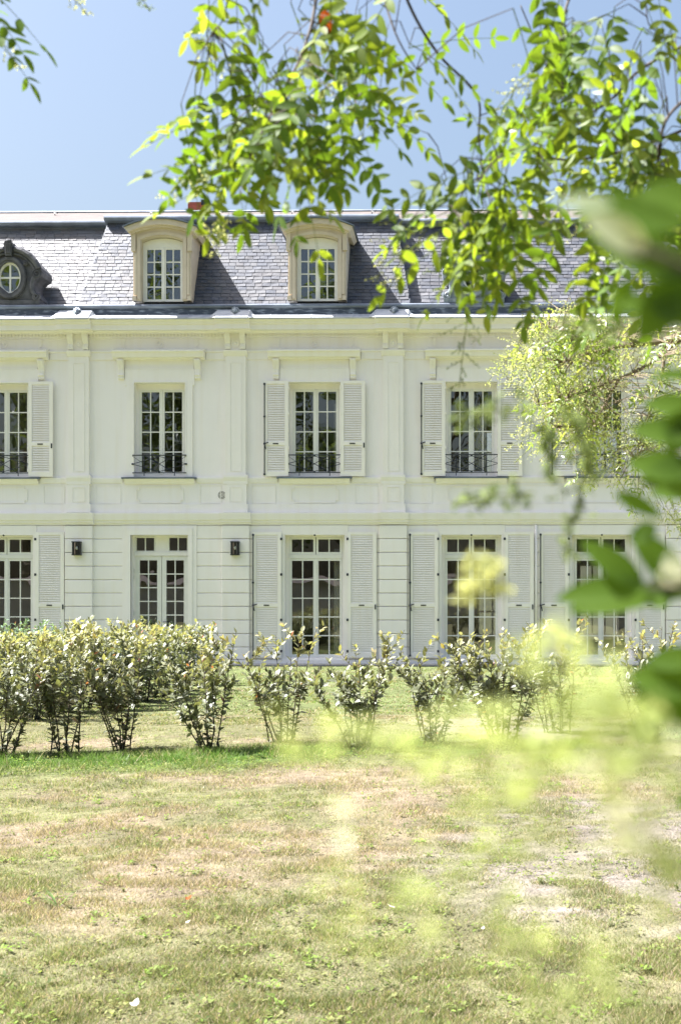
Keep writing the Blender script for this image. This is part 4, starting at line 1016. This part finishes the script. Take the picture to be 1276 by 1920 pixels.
# centre cluster
scatter(470, 225, 110, 95, 2.35, 16, 110, GRN); scatter(445, 290, 90, 60, 2.3, 12, 130, GY); scatter(545, 265, 60, 85, 2.3, 10, 95, GRN); scatter(420, 340, 60, 22, 2.3, 4, 110, GY)
scatter(560, 90, 110, 90, 2.4, 8, 100, GY); scatter(650, 60, 70, 80, 2.4, 7, 80, GY); scatter(600, 190, 60, 80, 2.45, 8, 90, GY); scatter(720, 130, 60, 90, 2.45, 7, 70, GRN); scatter(420, 15, 90, 25, 2.4, 6, 100, GY)
scatter(660, 280, 25, 30, 2.4, 2, 80, GRN); scatter(365, 215, 25, 25, 2.4, 2, 190, GRN); scatter(830, 20, 20, 20, 2.5, 1, 40, GRN); scatter(560, 345, 25, 20, 2.3, 2, 90, GRN)
# left top corner sprig
scatter(5, 25, 28, 40, 2.3, 3, 60, GRN, spreadang=25)
# along the dark twig
scatter(850, 110, 30, 50, 2.5, 2, 20, GRN, .026); scatter(870, 165, 25, 20, 2.5, 1, 20, GRN, .02)
# right cluster
scatter(1070, 100, 85, 110, 2.4, 16, 100, GRN); scatter(1140, 190, 100, 100, 2.4, 13, 110, GRN); scatter(1230, 40, 50, 60, 2.45, 4, 60, GRN); scatter(1250, 200, 50, 110, 2.4, 5, 90, GY)
scatter(1000, 260, 90, 55, 2.4, 9, 160, GRN); scatter(1080, 350, 120, 70, 2.35, 10, 150, GY); scatter(900, 380, 120, 60, 2.35, 12, 120, GRN); scatter(850, 440, 90, 45, 2.3, 5, 120, GRN); scatter(960, 430, 110, 50, 2.3, 7, 100, GY)
scatter(800, 345, 40, 30, 2.4, 2, 200, GRN); scatter(1090, 470, 110, 70, 2.3, 9, 120, GY); scatter(1190, 330, 90, 80, 2.3, 10, 110, GY); scatter(1250, 430, 50, 120, 2.3, 8, 100, GY); scatter(1130, 540, 60, 40, 2.3, 3, 110, GRN); scatter(890, 470, 40, 40, 2.3, 3, 90, GY)
# very near dark leaflets at the right
def near(bx_, by_, tx, ty, wpx, d0, d1=None, col=(.08,.15,.014), tilt=0):
    d0 *= 1.28; d1 = d1 and d1*1.28; a = dep(bx_, by_, d0); b = dep(tx, ty, d1 or d0); l = (b-a).length; nr = (-FW+Vector((0, 0, .35))+RT*tilt).normalized()
    Lf.add(a, b-a, nr, l, wpx/F*d0, col)
NG = (.075,.14,.015)
for q in [(1300,520,1105,430,95,.36),(1310,590,1150,560,60,.37),(1290,420,1075,388,70,.36),(1240,470,1140,345,80,.37),(1300,500,1190,640,90,.36),(1180,520,1148,612,46,.40),(1330,380,1180,360,80,.38),(1330,600,1210,560,80,.36)]: near(*q)
near(1215,475,1100,398,84,.335,.33,(.40,.45,.38),.5); near(1150, 385, 1040, 372, 40, .34, .34, (.30,.36,.26), .4)
for q in [(1300,700,1212,705,26,.5),(1310,765,1205,752,52,.52),(1310,815,1180,800,60,.5),(1300,885,1175,862,64,.52),(1305,835,1235,780,60,.5),(1310,920,1215,920,40,.5),(1150,925,1246,966,36,.5),(1310,870,1200,900,62,.52),(1300,770,1250,850,70,.5),
          (1215,1095,1038,1118,58,.5),(1205,1100,1090,1008,56,.5),(1290,1110,1185,990,66,.5),(1250,1108,1060,1140,52,.51),(1262,1108,1200,1120,60,.5),(1310,1100,1200,1105,50,.5),
          (1310,1290,1178,1262,80,.46),(1310,1230,1210,1240,50,.46),(1310,1350,1190,1300,72,.46),(1230,1330,1190,1395,46,.46),(1310,1510,1262,1498,34,.45)]: near(*q)
near(1230,985,1180,1015,40,.5,None,NG)
nb = MB()
for pts in ([(1420,560,.40),(1330,520,.37),(1240,480,.36),(1180,460,.36)], [(1450,1120,.52),(1330,1105,.5),(1210,1100,.5)], [(1420,760,.52),(1320,820,.5),(1290,900,.52)], [(1420,1250,.48),(1320,1290,.46)], [(1420,700,.5),(1310,700,.5)]):
    nb.tube([dep(*p) for p in pts], .0012, 5, (.10,.14,.03))
nb.tube([Vector(T1)+Vector((0, 0, -.3)), (1.0, .9, 2.0), dep(1500, 300, .5), dep(1420, 560, .42), dep(1450, 760, .5), dep(1460, 1120, .52), dep(1430, 1260, .48), dep(1460, 1700, .45), dep(1400, 2050, .4)], [.012, .008, .006, .005, .005, .004, .003, .003, .002], 6)
bpart(nb.build('near_bough', 'twig', big))
# blossom: crisp hanging one, sprays in the sky, soft ones
def pan(px0, py0, px1, py1, d, s, nside, nb_, col, spread=.35):
    a = dep(px0, py0, d); b = dep(px1, py1, d*1.02); panicle(Pn, PnS, a, b-a, (b-a).length, r, s, nside, nb_, col, spread)
BUD = (.50,.52,.24); PALE_ = (.62,.62,.40); GB = (.16,.21,.09)
pan(880,560,860,705,2.3,.0042,12,6,GB,.4)
for q in [(380,20,400,130),(345,60,430,120),(600,60,560,110),(395,330,310,350),(430,440,380,430),(1010,120,930,190),(1040,130,960,160),(1060,180,980,190),(640,150,590,170),(430,400,400,470),(800,430,730,520),(860,420,810,500),(690,90,680,240),(760,400,705,510),(1120,420,1010,410),(-20,60,40,120),(120,-20,165,20),(250,-20,280,10)]:
    pan(*q, 2.4, .0042, 9, 5, r.choice([BUD, BUD, GB]), .4)
for q in [(1010,770,850,760),(1060,760,1110,880),(1110,830,1060,1010),(1000,925,860,925),(1020,790,1030,880),(1180,620,1050,600)]: pan(*q, .85, .0055, 8, 5, GB, .22)
for q in [(930,1060,870,1050),(900,1090,870,1110),(930,1050,940,1110),(1090,1225,1040,1170)]: pan(*q, .6, .0045, 5, 4, BUD, .25)
# veiling blossom very close, lower right
def veil(px, py, rp, n, d=.30, col=(.42,.48,.20)):
    c = dep(px, py, d); rr = rp/F*d*.62; n = max(3, int(n*1.12))
    for i in range(n):
        p = c+RT*r.gauss(0, rr)+Vector((0, 0, 1))*r.gauss(0, rr)+FW*r.gauss(0, rr*2); q = r.uniform(.8, 1.2); s = r.uniform(.0018, .0034)
        for z in range(2): Pn.add(p, (r.gauss(0, 1), r.gauss(0, 1), r.gauss(0, 1)), (r.gauss(0, 1), r.gauss(0, 1), r.gauss(0, 1)), s*1.2, s*.8, tuple(x*q for x in col))
for (x, y, rp, n) in [(560,1385,50,12),(640,1370,45,8),(700,1395,50,10),(760,1400,50,10),(825,1410,60,18),(880,1370,50,14),(930,1400,50,12),(870,1440,50,10),(960,1475,50,16),(910,1500,40,8),(960,1575,60,20),(880,1600,50,10),(820,1650,60,8),(690,1670,80,10),(960,1700,70,12),
                     (1030,1200,40,9),(1070,1240,45,10),(1090,1290,45,12),(1100,1340,45,14),(1120,1400,50,22),(1190,1400,50,22),(1230,1360,45,14),(1250,1450,45,16),(1160,1450,45,12),(1170,1340,40,12),(1060,1410,50,18),(1000,1420,45,14),(1250,1620,40,14),(1230,1700,40,6),(1190,1580,40,8),
                     (1130,1850,70,26),(1060,1860,60,14),(1000,1790,80,12),(880,1760,90,8),(760,1720,80,6),(980,1230,40,6),(1130,1260,35,8),(1050,1340,40,10),(640,1660,60,6),(940,1345,40,8)]:
    veil(x, y, rp, n)
for (x, y, rp, n) in [(1180,1520,40,26),(1185,1570,26,12),(1120,1440,18,7),(682,1530,32,8),(1262,1395,22,5),(1265,1068,16,4),(1185,1560,18,6)]: veil(x, y, rp, n, .30, (.72,.72,.60))
for (x, y, rp, n) in [(1100,1400,30,5),(1160,1420,30,5),(1040,1390,30,4),(760,1400,30,3),(600,1400,25,3)]: veil(x, y, rp, n, .33, (.10,.14,.03))
vb = MB()
for pts in ([(1460,1500,.40),(1300,1450,.33),(1150,1400,.31),(980,1400,.30),(800,1400,.31),(560,1380,.31)], [(1460,1650,.4),(1300,1620,.33),(1150,1560,.31),(960,1580,.31),(820,1650,.31),(680,1670,.31)], [(1440,1950,.4),(1280,1880,.32),(1130,1850,.31),(980,1780,.31),(760,1720,.32)], [(1150,1400,.31),(1080,1280,.31),(1020,1190,.31)]):
    vb.tube([dep(*p) for p in pts], .0004, 4)
bpart(vb.build('blossom_stalk', 'twig', big))
bpart(boughs.build('bough', 'twig', big, True)); bpart(Twg.build('twigs', 'twig', big)); bpart(Lf.build('foliage', 'leaf', big)); bpart(Rch.build('leaf_stalks', 'leaf', big, colors=True))
bpart(Pn.build('blossom', 'petal', big, fine=False)); bpart(PnS.build('blossom_stems', 'leaf', big, colors=True))
# one withered leaf
wl = Leaves(); wl.add(dep(608, 18, 2.35), RT*.1-Vector((0, 0, 1))+FW*.2, (-.2, -1, .2), .045, .024, (.30,.06,.02)); o = bpart(wl.build('withered_leaf', 'leaf', big)); o['label'] = 'withered reddish brown leaf'

# second tree: sunlit bough in focus at the right
T2 = Vector((3.4, 7.6, 0)); tree2 = empty('pagoda_tree', tuple(T2), 'farther pagoda tree, its sunlit bough of small leaves and cream blossom before the end window', 'tree')
TI = Matrix.Translation(-T2); mb = MB(); mb.tube([(3.4,7.6,-.2), (3.4,7.6,.5), (3.3,7.5,2.2), (3.1,7.4,3.4), (3.2,7.5,5.5)], [.2, .15, .12, .09, .03], 10); o = mb.build('trunk', 'bark', tree2, True); o.matrix_parent_inverse = TI
bm_ = MB(); SK2 = []
def sk2(pts, r0, r1):
    P = [Vector(p) if len(p) == 3 and abs(p[0]) < 8 else dep(*p) for p in pts]; out = []
    for i in range(len(P)-1):
        a = P[max(i-1, 0)]; b = P[i]; c = P[i+1]; d = P[min(i+2, len(P)-1)]
        for k in range(5): t = k/5; out.append(.5*((2*b)+(c-a)*t+(2*a-5*b+4*c-d)*t*t+(3*b-a-3*c+d)*t**3))
    out.append(P[-1]); n = len(out); bm_.tube(out, [r0+(r1-r0)*i/(n-1) for i in range(n)], 6); SK2.extend(out)
sk2([(3.15, 7.4, 3.1), (2.4, 7.0, 3.1), (1400, 590, 6.6), (1276, 632, 6.4), (1240, 640, 6.4), (1200, 645, 6.3), (1130, 655, 6.2), (1050, 680, 6.1)], .04, .004)
sk2([(1276, 632, 6.4), (1220, 680, 6.3), (1160, 710, 6.2), (1080, 740, 6.1), (1010, 760, 6.1)], .012, .003)
sk2([(1200, 645, 6.3), (1160, 632, 6.2), (1100, 630, 6.2), (1050, 620, 6.1), (1000, 600, 6.1)], .010, .003)
sk2([(1245, 640, 6.4), (1240, 700, 6.4), (1215, 780, 6.3), (1190, 860, 6.2)], .009, .003)
sk2([(1160, 710, 6.2), (1120, 780, 6.2), (1080, 830, 6.2), (1060, 870, 6.2)], .006, .002)
sk2([(1080, 740, 6.1), (1030, 780, 6.1), (1040, 800, 6.1)], .005, .002)
S2A = np.array([tuple(p) for p in SK2]); L2 = Leaves(); R2 = MB(); P2 = Leaves(); PS2 = MB(); r = random.Random(5)
COL2 = [(.24,.32,.08), (.30,.37,.11), (.19,.28,.07), (.35,.40,.16), (.17,.25,.06)]
def sc2(cx, cy, rx, ry, n, nf, ang=110):
    n = int(n*1.2); nf = int(nf*1.25)
    for k in range(n+nf):
        while True:
            u, v = r.uniform(-1, 1), r.uniform(-1, 1)
            if u*u+v*v < 1: break
        mid = dep(cx+u*rx, cy+v*ry, 6.2*r.uniform(.94, 1.06)); a = R(ang+r.uniform(-70, 70)); ln = r.uniform(.08, .14) if k < n else r.uniform(.12, .24)
        d = (RT*math.cos(a)-Vector((0, 0, 1))*math.sin(a)+FW*r.uniform(-.6, .6)).normalized(); b = mid-d*ln*.5
        if k < n: compound(L2, R2, b, d, Vector((r.gauss(0, .6), r.gauss(-.2, .6), r.uniform(.1, 1))), ln, r.randint(3, 5), .031*r.uniform(.8, 1.2), r, COL2, .25, .30)
        else: panicle(P2, PS2, b, d, ln, r, .0062, 9, 6, r.choice([(.52,.58,.24), (.58,.62,.28), (.68,.69,.42), (.44,.52,.18)]), .45)
        i = np.argmin(((S2A-np.array(b))**2).sum(1)); q = Vector(S2A[i])
        if (q-b).length < .7: bm_.tube([q, q.lerp(b, .5)+Vector((0, 0, .02)), b], [.003, .002, .0012], 3)
sc2(1075, 690, 80, 80, 48, 34); sc2(1080, 765, 55, 65, 36, 24); sc2(1000, 680, 40, 70, 7, 18, 160); sc2(1140, 640, 60, 50, 24, 12); sc2(1170, 805, 80, 50, 24, 16); sc2(1230, 740, 50, 80, 16, 8); sc2(1140, 875, 60, 30, 8, 9); sc2(1030, 790, 50, 50, 8, 14, 140)
sc2(1210, 890, 60, 60, 7, 8); sc2(1250, 650, 30, 40, 7, 4); sc2(1060, 620, 70, 40, 20, 16); sc2(1330, 700, 60, 200, 60, 20); sc2(1260, 900, 30, 80, 6, 8); sc2(970, 690, 35, 30, 0, 8, 170)
for nm, bb, mt_, kw in (('bough', bm_, 'pale_bark', {}), ('leaf_stalks', R2, 'leaf', dict(colors=True)), ('blossom_stems', PS2, 'leaf', dict(colors=True))):
    o = bb.build(nm, mt_, tree2, **kw); o.matrix_parent_inverse = TI
o = L2.build('foliage', 'leaf2', tree2); o.matrix_parent_inverse = TI; o = P2.build('blossom', 'petal', tree2, fine=False); o.matrix_parent_inverse = TI
